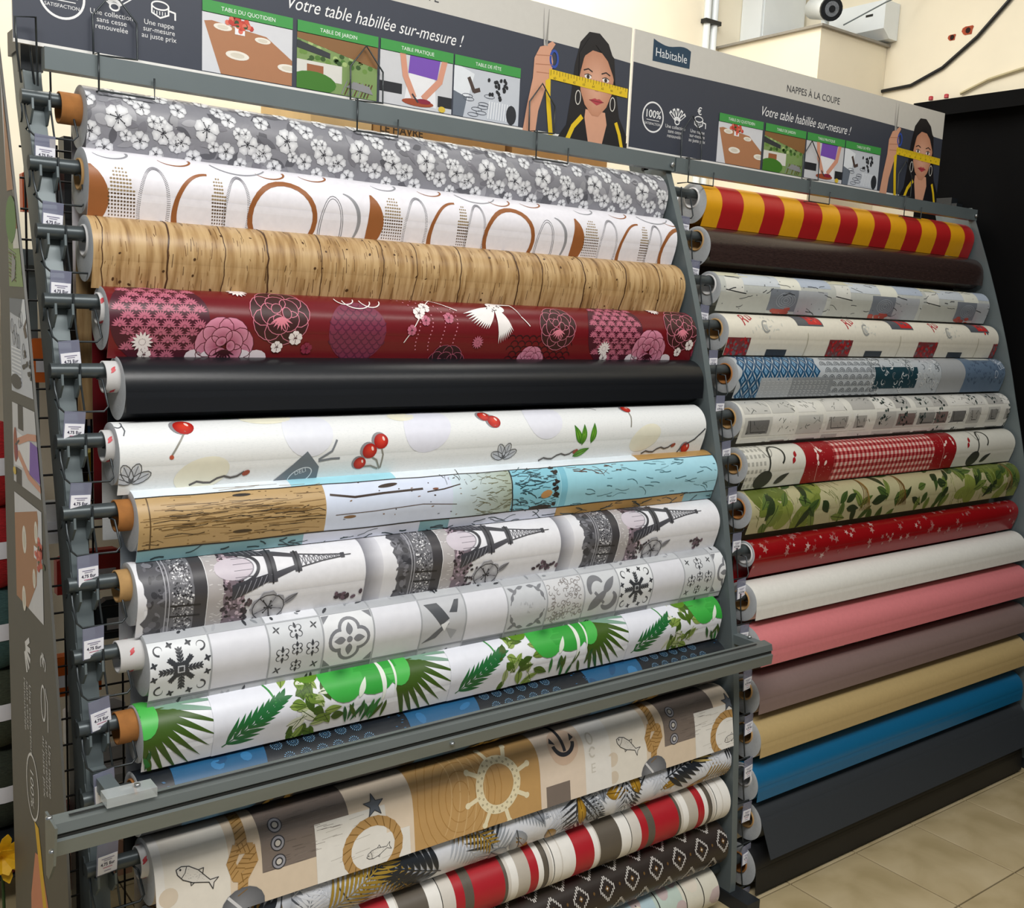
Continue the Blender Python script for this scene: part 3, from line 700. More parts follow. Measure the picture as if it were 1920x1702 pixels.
def d_planks(p, L, r):
    g = random.Random(9); T0, T1 = -0.032, -0.126
    p.rect(0, 0.08, L, T0, '#dfe8ee', 1); p.rect(0.28, 0.0, 0.5, T0, '#9ed4e2', 1); p.rect(1.15, -0.03, L, 0.02, '#b08a50', 1)
    p.rect(0, T1, 0.34, T0, '#b99a6a', 1); p.rect(0.34, T1, 0.70, T0, '#d5def0', 1); p.grad(0.62, T1, 0.77, T0, '#cfe0ea', '#a2ad9a', 2); p.rect(0.77, T1, 0.90, T0, '#86c3d4', 2); p.grad(0.90, T1, L, T0, '#9ad2e0', '#a9d9e8', 2)
    p.rect(0, -0.16, L, T1, '#7fa7ae', 1); p.rect(0.30, -0.16, 0.55, T1, '#cfd3e2', 2); p.rect(0.9, -0.16, 1.3, T1, '#b08a50', 2); p.rect(0.62, -0.16, 0.9, T1, '#cfd3e2', 2)
    p.line([(i*0.05, T0+0.0008*math.sin(i*2.1)) for i in range(30)], 0.0022, '#2c2a28', 4); p.line([(i*0.05, T1+0.001*math.sin(i*1.3)) for i in range(30)], 0.0025, '#231f1c', 4)
    for i in range(150):
        x, y = g.uniform(0.0, 0.30), g.gauss(-0.078, 0.02); l = g.uniform(0.02, 0.09); p.line([(x, y), (min(x+l*.5, .335), y+g.uniform(-.002, .003)), (min(x+l, .338), y+g.uniform(-.003, .004))], g.uniform(.0004, .0013), g.choice(('#5b4526', '#3b3024', '#8a6a3c', '#9b7a48')), 3)
    for i in range(60): p.ell(g.uniform(0, .338), g.uniform(T1, T0), g.uniform(.001, .004), .0008, g.choice(('#8a6a3c', '#6d5230')), 3, 0, 6)
    p.ell(0.182, -0.041, 0.017, 0.003, '#2a221c', 4); p.ell(0.18, -0.107, 0.018, 0.003, '#4a3a26', 4); p.line([(0.018, T0), (0.02, T1)], 0.002, '#5b4526', 4)
    p.line([(0.35, -0.055), (0.40, -0.063), (0.46, -0.06), (0.55, -0.058)], 0.004, '#3a2a20', 4); p.ell(0.475, -0.045, 0.022, 0.004, '#3a2a20', 4, 0.1); p.line([(0.56, -0.065), (0.6, -0.062), (0.64, -0.055)], 0.0022, '#3a2a20', 4)
    p.line([(0.36, -0.094), (0.44, -0.093), (0.55, -0.088), (0.63, -0.095)], 0.0013, '#5d4a3a', 4); p.ell(0.39, -0.10, 0.013, 0.003, '#8a6a4a', 4); p.ell(0.58, -0.06, 0.007, 0.002, '#7a4a30', 4)
    for i in range(26): p.ell(g.uniform(.35, .72), g.uniform(T1, T0), g.uniform(.0008, .004), g.uniform(.0006, .0014), g.choice(('#3a2a20', '#8a6a4a')), 4, g.uniform(-.3, .3), 6)
    cracks(p, g, 0.66, 0.77, T1, T0, 70, '#6d6a4a', 4, 0.02, 0.0008); cracks(p, g, 0.60, 0.70, -0.06, T0, 8, '#3a3a34', 4, 0.02, 0.001, True)
    cracks(p, g, 0.77, 0.895, T1, T0, 90, '#2c4a52', 4, 0.022, 0.0014); p.line([(0.772, T0), (0.768, -0.08), (0.776, T1)], 0.003, '#2a2a28', 5)
    for i in range(16): p.ell(0.885+g.gauss(0, .006), g.uniform(T1, T0), g.uniform(.004, .012), g.uniform(.002, .005), '#2c2420', 5, g.uniform(-.5, .5), 7)
    p.ell(0.862, -0.092, 0.016, 0.009, '#b98a55', 6, 0.2, 9); p.ell(0.85, -0.122, 0.03, 0.005, '#2c2420', 5)
    p.rect(0.903, T1, 0.92, T0, '#7cbccf', 3); cracks(p, g, 0.92, L, T1, T0, 46, '#49707a', 4, 0.03, 0.0012); cracks(p, g, 0.92, 1.1, -0.055, T0-0.003, 14, '#5a3a2c', 4, 0.03, 0.0014)
    cracks(p, g, 0, L, -0.155, T1-0.004, 70, '#2b3c40', 4, 0.03, 0.0016)
def d_paris(p, L, r):
    g = random.Random(8)
    for n in range(0, 3):
        b = n*0.476-0.005
        def edge(u, amp=0.004, t0=0.07, t1=-0.16):
            k = random.Random(int(u*1e4)+n); return [(b+u+k.uniform(-amp, amp), t0+(t1-t0)*i/26) for i in range(27)]
        def band(u0, u1, c, lay, a0=0.0005, a1=0.0005): p.add(edge(u0, a0)+edge(u1, a1)[::-1], c, lay)
        p.grad(b-0.05, -0.16, b-0.012, 0.07, '#85858d', '#d6d6dc', 1) if n else None
        p.rect(b-0.012, -0.16, b+0.016, 0.07, '#e4e4e8', 1)
        band(0.016, 0.06, '#57575c', 2, 0.006, 0.001)
        for i in range(60): p.ell(b+g.uniform(.018, .058), g.uniform(-.15, .05), g.uniform(.002, .008), g.uniform(.002, .01), g.choice(('#3a3a3f', '#7b7b82', '#48484d', '#66666c')), 3, g.uniform(0, 3), 8)
        for q in (0.05, 0.056): p.line([(b+q, 0.06), (b+q+.001, -0.16)], 0.002, '#a8a8ae', 4)
        band(0.06, 0.099, '#6f6f74', 2)
        for i in range(420): p.ell(b+g.uniform(.062, .097), g.uniform(-.15, .05), g.uniform(.0008, .0022), g.uniform(.0008, .0028), g.choice(('#e4e4e6', '#2b2b30', '#b5b5ba', '#3d3d42')), 3, g.uniform(0, 3), 5)
        for t in (-0.098, -0.118): p.line([(b+0.055, t), (b+0.11, t-.004)], 0.003, '#232326', 4)
        band(0.099, 0.122, '#413f42', 2); band(0.122, 0.15, '#b5b0b0', 2); p.line(edge(0.122, .0005), 0.0012, '#e8e8ea', 4)
        for i in range(40): p.ell(b+g.uniform(.124, .15), g.uniform(-.15, .05), .004, .0012, '#d6d2d2', 3, g.uniform(-.6, .6), 6)
        band(0.15, 0.186, '#7d6f78', 2, 0.001, 0.006)
        for i in range(150): p.ell(b+g.uniform(.15, .192), g.uniform(-.15, .05), g.uniform(.0015, .006), g.uniform(.0015, .005), g.choice(('#3a3238', '#a792a0', '#57494f', '#2b2529', '#c9b6c0')), 3, g.uniform(0, 3), 6)
        ax = -0.046                                     # tower axis, pointing along the roll
        dk = '#3f3f45'
        p.ring(b+0.172, ax, 0.045, 0.030, 0.006, dk, 6, -PI/2, PI/2); p.ring(b+0.172, ax, 0.036, 0.023, 0.0016, '#8a8590', 6, -PI/2, PI/2); p.ell(b+0.172, ax, 0.035, 0.022, '#cfc6cf', 4)
        for q in range(4): p.line([(b+0.172, ax-0.018+q*.012), (b+0.205, ax-0.018+q*.012)], 0.001, '#6b6670', 5)
        for sg in (1, -1):
            p.add([(b+0.165, ax+sg*0.058), (b+0.165, ax+sg*0.03), (b+0.235, ax+sg*0.017), (b+0.235, ax+sg*0.030)], dk, 5)
            p.add([(b+0.247, ax+sg*0.028), (b+0.247, ax+sg*0.016), (b+0.285, ax+sg*0.008), (b+0.285, ax+sg*0.016)], '#4a4a50', 5)
            for i in range(7): u = b+0.17+i*0.01; p.line([(u, ax+sg*(0.055-.0035*i)), (u+.01, ax+sg*(0.03-.002*i))], 0.001, '#9a9aa2', 6)
            p.line([(b+0.295, ax+sg*0.013), (b+0.34, ax+sg*0.006), (b+0.385, ax+sg*0.002)], 0.0022, dk, 5)
        p.rect(b+0.232, ax-0.033, b+0.249, ax+0.033, '#4a4a4f', 6); p.rect(b+0.239, ax-0.036, b+0.242, ax+0.036, '#2c2c30', 7)
        p.rect(b+0.284, ax-0.020, b+0.297, ax+0.020, '#4a4a4f', 6); p.rect(b+0.289, ax-0.022, b+0.292, ax+0.022, '#2c2c30', 7)
        for i in range(9):
            u = b+0.297+i*0.0095; h = 0.012-0.0011*i
            p.line([(u, ax-h), (u+.0095, ax+h-.001)], 0.0012, '#6b6b72', 5); p.line([(u, ax+h), (u+.0095, ax-h+.001)], 0.0012, '#6b6b72', 5); p.line([(u, ax-h), (u, ax+h)], 0.0014, '#4a4a50', 5)
        p.rect(b+0.378, ax-0.005, b+0.386, ax+0.005, dk, 6); p.line([(b+0.386, ax), (b+0.399, ax)], 0.0016, dk, 6)
        p.flower(b+0.235, -0.128, 0.034, 0.4, '#cdced2', '#9b9ba2', '#2b2b30', 7); pts = ellp(b+0.235, -0.128, 0.03, 0.026, 0, 14); p.line(pts+pts[:1], 0.0014, '#2b2b30', 9)
        p.leaf(b+0.262, -0.125, 0.034, 0.013, 0.6, '#8a8a90', 6, '#2b2b30')
        for i in range(26): p.ell(b+g.uniform(.18, .225), g.uniform(-.155, -.10), g.uniform(.002, .007), .003, g.choice(('#2b2529', '#3a3238', '#57494f')), 6, g.uniform(0, 3), 6)
        for i in range(14): p.ell(b+0.385+g.gauss(0, .012), -0.128+g.gauss(0, .006), .006, .004, g.choice(('#4a3a44', '#6b5561', '#3a2c34')), 5, g.uniform(0, 3), 7)
def curl(p, x, y, q, w, c, sx, sy):
    pts = []
    for i in range(15):
        a = -1.6+4.9*i/14; k = q*(1-0.35*i/14); pts.append((x+sx*k*math.cos(a), y+sy*k*math.sin(a)))
    p.line(pts, w, c, 3, True)
def d_tiles(p, L, r):
    g = random.Random(6); S = 0.1045; t1, t0 = -0.034, -0.138; dk, md, lt = '#3a3d42', '#7f8186', '#b9bcc0'
    kinds = ['orn', 'plain', 'scroll', 'quat', 'plain', 'geo', 'plain', 'leafy', 'fili', 'fleur', 'orn', 'plain', 'scroll', 'quat']
    for i, kd in enumerate(kinds):
        u0 = i*S-0.001; u1 = u0+S; cx, cy = (u0+u1)/2, (t0+t1)/2
        p.rect(u0, t0, u1, t1, {'plain': '#dcdde3', 'orn': '#e3e6e8', 'leafy': '#c9ccd0', 'fili': '#d3d4d6', 'fleur': '#d2d5d8', 'scroll': '#d3d6d9', 'quat': '#e3e5e7', 'geo': '#c4c6ca'}[kd], 1)
        p.rect(u0, t1+0.003, u1, t1+S, g.choice(('#c2c5c8', '#dfe1e6', '#b3b6ba')), 1); p.rect(u0, t0-S, u1, t0-0.003, g.choice(('#9da1a6', '#c2c5c8', '#7e8287')), 1)
        for q in range(14): p.ell(u0+g.uniform(0.01, S-.01), g.choice((t1+g.uniform(.012, .05), t0-g.uniform(.012, .03))), g.uniform(.004, .012), .003, g.choice(('#8d9196', '#a8abb0', dk)), 2, g.uniform(0, 3), 7)
        if kd == 'orn':
            for k in range(8):
                a = PI/4*k+0.05; ln = 0.034 if k % 2 == 0 else 0.026
                for q in range(5):
                    for sg in (1, -1): p.leaf(cx+ln*(.2+.17*q)*math.cos(a), cy+ln*(.2+.17*q)*math.sin(a), ln*0.28, 0.004, a+sg*0.7, dk, 3)
                p.line([(cx, cy), (cx+ln*1.1*math.cos(a), cy+ln*1.1*math.sin(a))], 0.0025, dk, 3)
            p.rect(cx-0.006, cy-0.006, cx+0.006, cy+0.006, lt, 4); p.rect(cx-0.004, cy-0.004, cx+0.004, cy+0.004, dk, 5)
            for sx in (-1, 1):
                for sy in (-1, 1):
                    curl(p, cx+sx*0.035, cy+sy*0.036, 0.009, 0.0035, dk, sx, sy)
                    for q in range(4): a = q*1.57+0.4; p.leaf(cx+sx*0.045, cy+sy*0.012, 0.007, 0.004, a, dk, 3); p.leaf(cx+sx*0.016, cy+sy*0.043, 0.007, 0.004, a, dk, 3)
        elif kd == 'scroll':
            for (ox, oy, s) in ((0, .032, 1), (-.028, -.008, 1), (.030, -.004, 1), (0, -.034, 0.8), (0, 0, .8)):
                for sx in (-1, 1):
                    for sy in (-1, 1): curl(p, cx+ox+sx*.0065*s, cy+oy+sy*.0065*s, .0058*s, .002, dk, sx, sy)
                p.leaf(cx+ox, cy+oy+.004*s, .013*s, .005, PI/2, dk, 3); p.leaf(cx+ox, cy+oy-.004*s, .013*s, .005, -PI/2, dk, 3); p.ell(cx+ox, cy+oy, .0022, .0022, dk, 3, n=8)
            for sx in (-1, 1):
                for sy in (-1, 1):
                    for k in range(4): p.leaf(cx+sx*.036, cy+sy*.038, .009, .003, k*1.57+.5, dk, 3)
        elif kd == 'quat':
            for k in range(4): a = k*PI/2; p.ell(cx+.020*math.cos(a), cy+.020*math.sin(a), .023, .023, md, 2, 0, 20)
            for k in range(4): a = k*PI/2; p.ell(cx+.020*math.cos(a), cy+.020*math.sin(a), .0165, .0165, '#e3e5e7', 3, 0, 20)
            p.rect(cx-.017, cy-.017, cx+.017, cy+.017, '#e3e5e7', 3)
            for k in range(4): a = k*PI/2; p.leaf(cx+.008*math.cos(a), cy+.008*math.sin(a), .024, .014, a, md, 4)
            p.ell(cx, cy, .006, .006, md, 4)
            for sx in (-1, 1):
                for sy in (-1, 1): p.add([(cx+sx*.05, cy+sy*.05), (cx+sx*.034, cy+sy*.05), (cx+sx*.05, cy+sy*.034)], md, 2)
        elif kd == 'geo':
            p.add([(u0+.01, t1-.012), (u0+.04, t1-.012), (cx+.012, cy+.006), (cx-.008, cy-.006)], '#55585d', 3); p.add([(cx+.012, cy+.018), (cx+.03, t1-.01), (u1-.012, t1-.01), (cx+.03, cy+.016)], '#55585d', 3)
            p.add([(u0+.005, t0+.012), (cx-.006, cy-.008), (cx+.012, cy-.004), (u0+.035, t0+.02)], '#66696e', 3); p.add([(cx+.004, cy-.012), (u1-.02, t0+.03), (u1-.03, t0+.012)], '#a5a8ad', 3); p.add([(cx-.008, cy-.004), (cx+.012, cy+.002), (cx+.002, cy-.02)], '#eceef0', 4)
        elif kd == 'leafy':
            for sx in (-1, 1):
                for sy in (-1, 1):
                    p.line([(cx+sx*.045, cy+sy*.01), (cx+sx*.038, cy+sy*.03), (cx+sx*.02, cy+sy*.045)], .002, md, 3)
                    for (ox, oy, a) in ((.042, .016, 1.9), (.036, .03, 2.4), (.03, .036, 0.6), (.022, .042, 2.9)): p.leaf(cx+sx*ox, cy+sy*oy, .018, .008, (a if sx > 0 else PI-a)*sy, md, 3)
            for q in range(10): p.ell(cx+g.gauss(0, .01), cy+g.gauss(0, .01), .004, .0012, lt, 3, g.uniform(0, 3), 6)
        elif kd == 'fili':
            for q in range(70): p.ring(u0+g.uniform(.006, S-.006), g.uniform(t0+.006, t1-.006), .0045, .0045, .0014, '#8f8a88', 3, 0, 4.5, rot=g.uniform(0, 6), n=9)
        elif kd == 'fleur':
            p.leaf(cx-.036, cy-.036, .07, .026, 0.75, md, 3); p.leaf(cx+.002, cy+.002, .05, .02, 0.75, md, 4)
            p.ring(cx-.018, cy+.018, .02, .02, .012, md, 3, 0.4, 3.9, wf=lambda f: .4+.9*math.sin(PI*f)); p.ring(cx+.02, cy-.016, .02, .02, .012, md, 3, -2.6, 1.0, wf=lambda f: .4+.9*math.sin(PI*f)); p.line([(cx-.022, cy+.006), (cx+.008, cy-.022)], .006, md, 4)
        p.line([(u1, t1+S), (u1, t0-S)], 0.0028, '#a7aaae', 4)
    p.line([(0, t1+.0015), (L, t1+.0015)], 0.003, '#b3b6ba', 4); p.line([(0, t0-.0015), (L, t0-.0015)], 0.003, '#8f9398', 4)
def d_palm(p, L, r):
    g = random.Random(10)
    for n in range(-1, 3):
        b = n*0.482
        for (c0, dkc) in ((b+0.0, '#3d5a17'),):
            for k in range(11):
                a = -0.02-0.13*k
                p.leaf(c0-0.02, 0.0, 0.17, 0.0125, a, '#7fa28e' if k < 3 else dkc, 2)
        p.rect(b+0.118, -0.15, b+0.27, 0.08, '#e6e8f0', 4)
        p.line([(b+0.205, 0.02), (b+0.225, -0.03), (b+0.235, -0.06)], 0.004, '#3f8f45', 5)
        p.palm(b+0.135, -0.115, 0.13, 0.55, '#1f6b35', 5, 9, 0.009, 0.6, 0.42)
        for i in range(44): p.leaf(b+g.uniform(.25, .34), g.uniform(-.12, .03), g.uniform(.025, .045), g.uniform(.012, .02), g.uniform(-2.5, .6), g.choice(('#4c6b1c', '#6d8a35', '#a9b87e', '#dfe3cf', '#3d5a17', '#8aa34e')), 5, '#38501a')
        p.ell(b+0.302, -0.012, 0.022, 0.018, '#5d8a1e', 7)
        p.add(ellp(b+0.365, -0.028, 0.042, 0.052, 0.3, 22), '#3fae45', 7); p.add(ellp(b+0.43, -0.02, 0.055, 0.055, 0.1, 22), '#35a23c', 7); p.add(ellp(b+0.48, -0.02, 0.03, 0.05, 0.2, 22), '#4cb84f', 7)
        p.fan((b+0.37, -0.02), ellp(b+0.37, -0.02, 0.028, 0.02, 0.4), '#1f7a2c', '#3fae45', 8)
        p.ring(b+0.43, -0.05, 0.02, 0.06, 0.010, '#e6ebe0', 9, -0.9, 1.0, wf=lambda f: math.sin(PI*f)); p.leaf(b+0.395, -0.075, 0.04, 0.012, 1.1, '#dfe8d8', 9); p.ring(b+0.46, -0.03, 0.016, 0.07, 0.005, '#e6ebe0', 9, -0.9, .6, wf=lambda f: math.sin(PI*f))
        for i in range(12): p.leaf(b+g.uniform(.36, .5), -0.085+g.uniform(-.02, .01), .04, .008, g.uniform(-2.2, -1), g.choice(('#1d5a2a', '#3d5a17', '#2a7a35')), 6)
def d_navy(p, L, r):
    g = random.Random(12)
    def medal(x, y, q):
        for k in range(16): a = 2*PI*k/16; p.leaf(x+q*.62*math.cos(a), y+q*.62*math.sin(a), q*.34, q*.13, a+.3, '#6f98b6', 3)
        p.ring(x, y, q*.45, q*.45, q*.07, '#3f6d90', 3, n=14); p.ring(x, y, q*.22, q*.22, q*.06, '#6f98b6', 3, n=10)
    for n in range(-1, 4):
        b = n*0.455
        p.add([(b+0.06, 0.06), (b+0.21, 0.06), (b+0.225, 0.0), (b+0.218, -0.05), (b+0.19, -0.14), (b+0.07, -0.14), (b+0.055, -0.06)], '#22587f', 1)
        for i in range(12): p.ell(b+g.uniform(.07, .2), g.uniform(-.13, .04), g.uniform(.008, .02), g.uniform(.006, .016), g.choice(('#2d6a98', '#1d4a70', '#3373a2')), 2, g.uniform(0, 3), 9)
        for i in range(30): p.ell(b+g.uniform(.02, .07), g.uniform(-.10, .03), .003, .001, '#2f5f86', 2, 0, 5)
        for i in range(6):
            for j in range(6): medal(b+0.245+0.032*i+0.016*(j % 2), 0.045-0.03*j, 0.0125)
        for i in range(9): p.leaf(b+0.20+g.uniform(0, .06), -0.135+g.uniform(-.02, .02), .028, .012, g.uniform(-1, 2), '#8a6f2a', 4)
def d_marine(p, L, r):
    g = random.Random(13)
    def rope(pts, w):
        p.line(pts, w, '#b8915a', 5); n = 0
        for i in range(len(pts)-1):
            (x0, y0), (x1, y1) = pts[i], pts[i+1]; d = math.hypot(x1-x0, y1-y0); m = max(1, int(d/(w*.5)))
            for j in range(m): f = j/m; x, y = x0+(x1-x0)*f, y0+(y1-y0)*f; nx, ny = -(y1-y0)/d, (x1-x0)/d; p.line([(x+nx*w*.45, y+ny*w*.45), (x-nx*w*.45+(x1-x0)/d*w*.5, y-ny*w*.45+(y1-y0)/d*w*.5)], w*.09, '#86632f', 6)
    def fish(x, y, s, a):
        c, sn = math.cos(a), math.sin(a); T = lambda q: [(x+(u*c-v*sn)*s, y+(u*sn+v*c)*s) for u, v in q]
        body = [(-.5, 0), (-.42, .1), (-.25, .16), (0, .15), (.25, .07), (.38, .03), (.55, .14), (.5, 0), (.55, -.14), (.38, -.03), (.2, -.08), (0, -.14), (-.25, -.15), (-.42, -.09)]
        p.add(T(body), '#dcd8d0', 4); b = T(body); p.line(b+b[:1], s*.022, '#3a3a3c', 5); p.line(T([(-.3, .14), (-.27, 0), (-.3, -.13)]), s*.018, '#3a3a3c', 5); p.ell(*T([(-.41, .03)])[0], s*.025, s*.025, '#2a2a2c', 6, n=8)
        p.line(T([(0, .15), (.1, .23), (.14, .1)]), s*.02, '#3a3a3c', 5); p.line(T([(-.05, -.14), (0, -.21), (.05, -.12)]), s*.02, '#3a3a3c', 5)
        for i in range(26): q = T([(g.uniform(-.25, .25), g.uniform(-.09, .1))])[0]; p.ell(*q, s*.01, s*.006, '#8d8b88', 5, n=5)
    for n in range(-1, 2):
        b = n*0.985
        p.rect(b-0.01, -0.30, b+0.125, 0.08, '#e6e0d4', 1); p.rect(b+0.125, -0.30, b+0.33, 0.08, '#dccab2', 1); p.rect(b+0.183, -0.118, b+0.355, 0.08, '#7c7068', 2)
        for i in range(130): y = g.uniform(-.117, .05); x = b+g.uniform(.184, .33); p.line([(x, y), (x+.02, y)], .0006, g.choice(('#8f8379', '#675c55')), 3)
        for t in (-0.043, -0.074, -0.106): p.ell(b+0.214, t, .0135, .0135, '#34343a', 4); p.ring(b+0.214, t, .0095, .0095, .004, '#9a9aa2', 5); p.ell(b+0.214, t, .005, .005, '#c9c4bc', 6)
        rope([(b+.155, .05), (b+.152, .0), (b+.150, -.05), (b+.148, -.07)], .02); rope([(b+.128, -.085), (b+.14, -.062), (b+.165, -.068), (b+.168, -.09), (b+.15, -.115), (b+.135, -.11), (b+.128, -.085)], .016); rope([(b+.165, -.075), (b+.14, -.10)], .016); rope([(b+.148, -.115), (b+.145, -.145)], .018)
        p.fan((b+.14, -.16), ellp(b+.145, -.165, .04, .034, .2), '#8b8d92', '#5f6166', 5); p.line([(b+.12, -.142), (b+.14, -.165), (b+.15, -.19)], .005, '#d8d8da', 6)
        fish(b+.066, -.088, .072, -.55)
        p.ell(b+.02, -.11, .016, .016, '#d6c8b4', 3); p.ell(b+.022, -.15, .014, .014, '#d6c8b4', 3)
        p.rect(b+.285, -.30, b+.43, -.062, '#e9e6df', 3); p.rect(b+.355, -.30, b+.49, -.005, '#e4d3bd', 2); p.rect(b+.40, -.31, b+.48, -.115, '#e9e6df', 4)
        for i in range(16): x, y = b+g.uniform(.29, .42), g.uniform(-.2, -.07); p.line([(x, y), (x+.03, y+.002)], .0007, '#b9b4aa', 4)
        pts = [(b+.40+.055*math.cos(a), -.135+.05*math.sin(a)) for a in [0.1+i*.31 for i in range(21)]]; rope(pts, .018)
        fish(b+.41, -.145, .05, .2)
        st = [(b+.408+(.022 if i % 2 == 0 else .009)*math.sin(PI*i/5), -.058+(.022 if i % 2 == 0 else .009)*math.cos(PI*i/5)) for i in range(10)]; p.add(st, '#5f6670', 7); p.line(st+st[:1], .0012, '#2a2d33', 8)
        p.rect(b+.49, -.31, b+.80, .08, '#c29a62', 2)
        for q in range(6): p.ring(b+.60, -.09, .02+.016*q, .03+.02*q, .0016, '#b0854a', 3, n=24)
        for q in range(5): p.ring(b+.55, -.06, .03+.02*q, .1+.03*q, .003, '#cfab76', 3, -1.3, 1.0, n=20)
        wc = (b+.692, -.088); p.ring(*wc, .047, .05, .018, '#eadfbc', 5)
        for k in range(8): a = k*PI/4+.3; p.line([(wc[0]+.05*math.cos(a), wc[1]+.053*math.sin(a)), (wc[0]+.078*math.cos(a), wc[1]+.082*math.sin(a))], .009, '#eadfbc', 5); p.ell(wc[0]+.08*math.cos(a), wc[1]+.084*math.sin(a), .0065, .0065, '#eadfbc', 5, n=10)
        for k in range(40): a = k*PI/20; p.ring(wc[0]+(.047+.004*(-1)**k)*math.cos(a), wc[1]+(.05+.004*(-1)**k)*math.sin(a), .0018, .0018, .0009, '#7a6a48', 6, n=7)
        p.rect(b+.80, -.31, b+.925, .08, '#e3d2bf', 3); p.rect(b+.815, -.31, b+.88, -.125, '#7c7068', 4)
        ac = (b+.872, -.05); p.ell(*ac, .04, .04, '#d8bda6', 4, 0, 24); p.line([(ac[0]-.004, .03), (ac[0], -.06)], .008, '#2f3036', 6); p.ring(ac[0], -.042, .027, .026, .009, '#2f3036', 6, PI*1.05, PI*1.95)
        for sg in (1, -1): p.add([(ac[0]+sg*.034, -.038), (ac[0]+sg*.02, -.044), (ac[0]+sg*.027, -.026)], '#2f3036', 6)
        p.rect(b+.925, -.31, b+1.0, .08, '#e9e6e0', 3); p.ring(b+.945, -.05, .008, .012, .004, '#cfcac0', 4); p.ring(b+.947, -.08, .008, .01, .004, '#cfcac0', 4, .5, 5.5); p.text('E', b+.94, -.125, .03, '#cfcac0', 4)
def d_goldleaf(p, L, r):
    g = random.Random(14)
    for i in range(130):
        x, y = g.uniform(-.05, L), g.uniform(-.17, .05); k = g.random()
        if k < .40: p.palm(x, y, g.uniform(.08, .14), g.uniform(-2, 2.5), g.choice(('#c6cad2', '#9aa0a8', '#d5d8de', '#34383e', '#b4b9c2')), 1+i % 5, 10, .006, 1.0, .5)
        elif k < .62: p.leaf(x, y, g.uniform(.07, .12), g.uniform(.03, .05), g.uniform(-2, 2), g.choice(('#8f959e', '#b0b5be', '#6d737c')), 2+i % 5, '#4a4e55', '#c6cad2')
        elif k < .76: p.leaf(x, y, g.uniform(.05, .09), g.uniform(.02, .03), g.uniform(-2, 2), '#8f6a14', 3+i % 5, '#5f450c', '#c69a32')
        elif k < .84: p.palm(x, y, .12, g.uniform(-1, 1.5), '#9a7a2c', 3+i % 5, 12, .005, 1.1, .5)
    for (x, y, a) in ((1.17, -.075, .25), (.05, -.12, .3), (.55, -.11, 2.8)): p.palm(x, y, .15, a, '#1f242b', 8, 10, .012, .9, .5)
    p.palm(1.26, -.06, .14, .7, '#c3ab66', 9, 14, .006, .9, .5); p.palm(.30, -.12, .16, .5, '#a3852f', 9, 14, .006, .9, .5)
def d_stripes(p, L, r):
    red, tp, wh, gy, bk, lg = '#b01c28', '#5f574c', '#eeebe4', '#bdb5a8', '#2c2a28', '#d6d0c6'
    seq = [(wh, .030), (bk, .002), (lg, .03), (red, .022), (tp, .022), (red, .078), (tp, .008), (lg, .008), (wh, .018), (gy, .032), (red, .022), (wh, .014), (tp, .012), (bk, .002), (lg, .01), (wh, .004), (bk, .002), (wh, .02), (lg, .003), (wh, .036), (red, .054), (wh, .014), (lg, .004), (tp, .064)]
    T = sum(s for _, s in seq); u = 0.717-.048-.008-.008-.018-.032-.022; u = 0.585-.02
    start = 0.70-(.030+.002+.03+.022+.022+.078)-T
    u = start-T
    while u < L:
        for c, s in seq: p.rect(u, -.18, u+s, .09, c, 1); u += s
def d_diamond(p, L, r):
    for n in range(-1, 20):
        for j, t in enumerate((-.005, -.062, -.12)):
            cx = n*0.077+0.038*(j % 2)+.02; cy = t
            for k in range(4):
                for q in range(5):
                    f = (q+.5)/5; sx, sy = ((1, 1), (-1, 1), (-1, -1), (1, -1))[k]
                    x, y = cx+sx*.022*(1-f), cy+sy*.026*f; p.rect(x-.0014, y-.0042, x+.0014, y+.0042, '#d6d2cc', 1)
            p.add([(cx-.006, cy), (cx, cy+.007), (cx+.006, cy), (cx, cy-.007)], '#7a5a30', 1); p.add([(cx-.0025, cy), (cx, cy+.003), (cx+.0025, cy), (cx, cy-.003)], '#e0dcd6', 2); p.ell(cx+.038, cy, .003, .004, '#6d512c', 1, n=6)
def d_pastel(p, L, r):
    g = random.Random(16); u = 0
    while u < L:
        wd = g.uniform(.05, .11); p.rect(u, -.16, u+wd, .08, g.choice(('#cfd8d2', '#b7cfd6', '#e0dccb', '#d8d0c4', '#c4d4c8')), 1)
        for i in range(5): p.ell(u+g.uniform(0, wd), g.uniform(-.13, .03), g.uniform(.01, .03), g.uniform(.01, .025), g.choice(('#d5dcd6', '#c2cfcf', '#e6dccb', '#c9b6b4')), 2, g.uniform(0, 3), 10)
        p.line([(u+.01, g.uniform(-.03, .02)), (u+.012, -.1)], .003, '#33322f', 3); u += wd
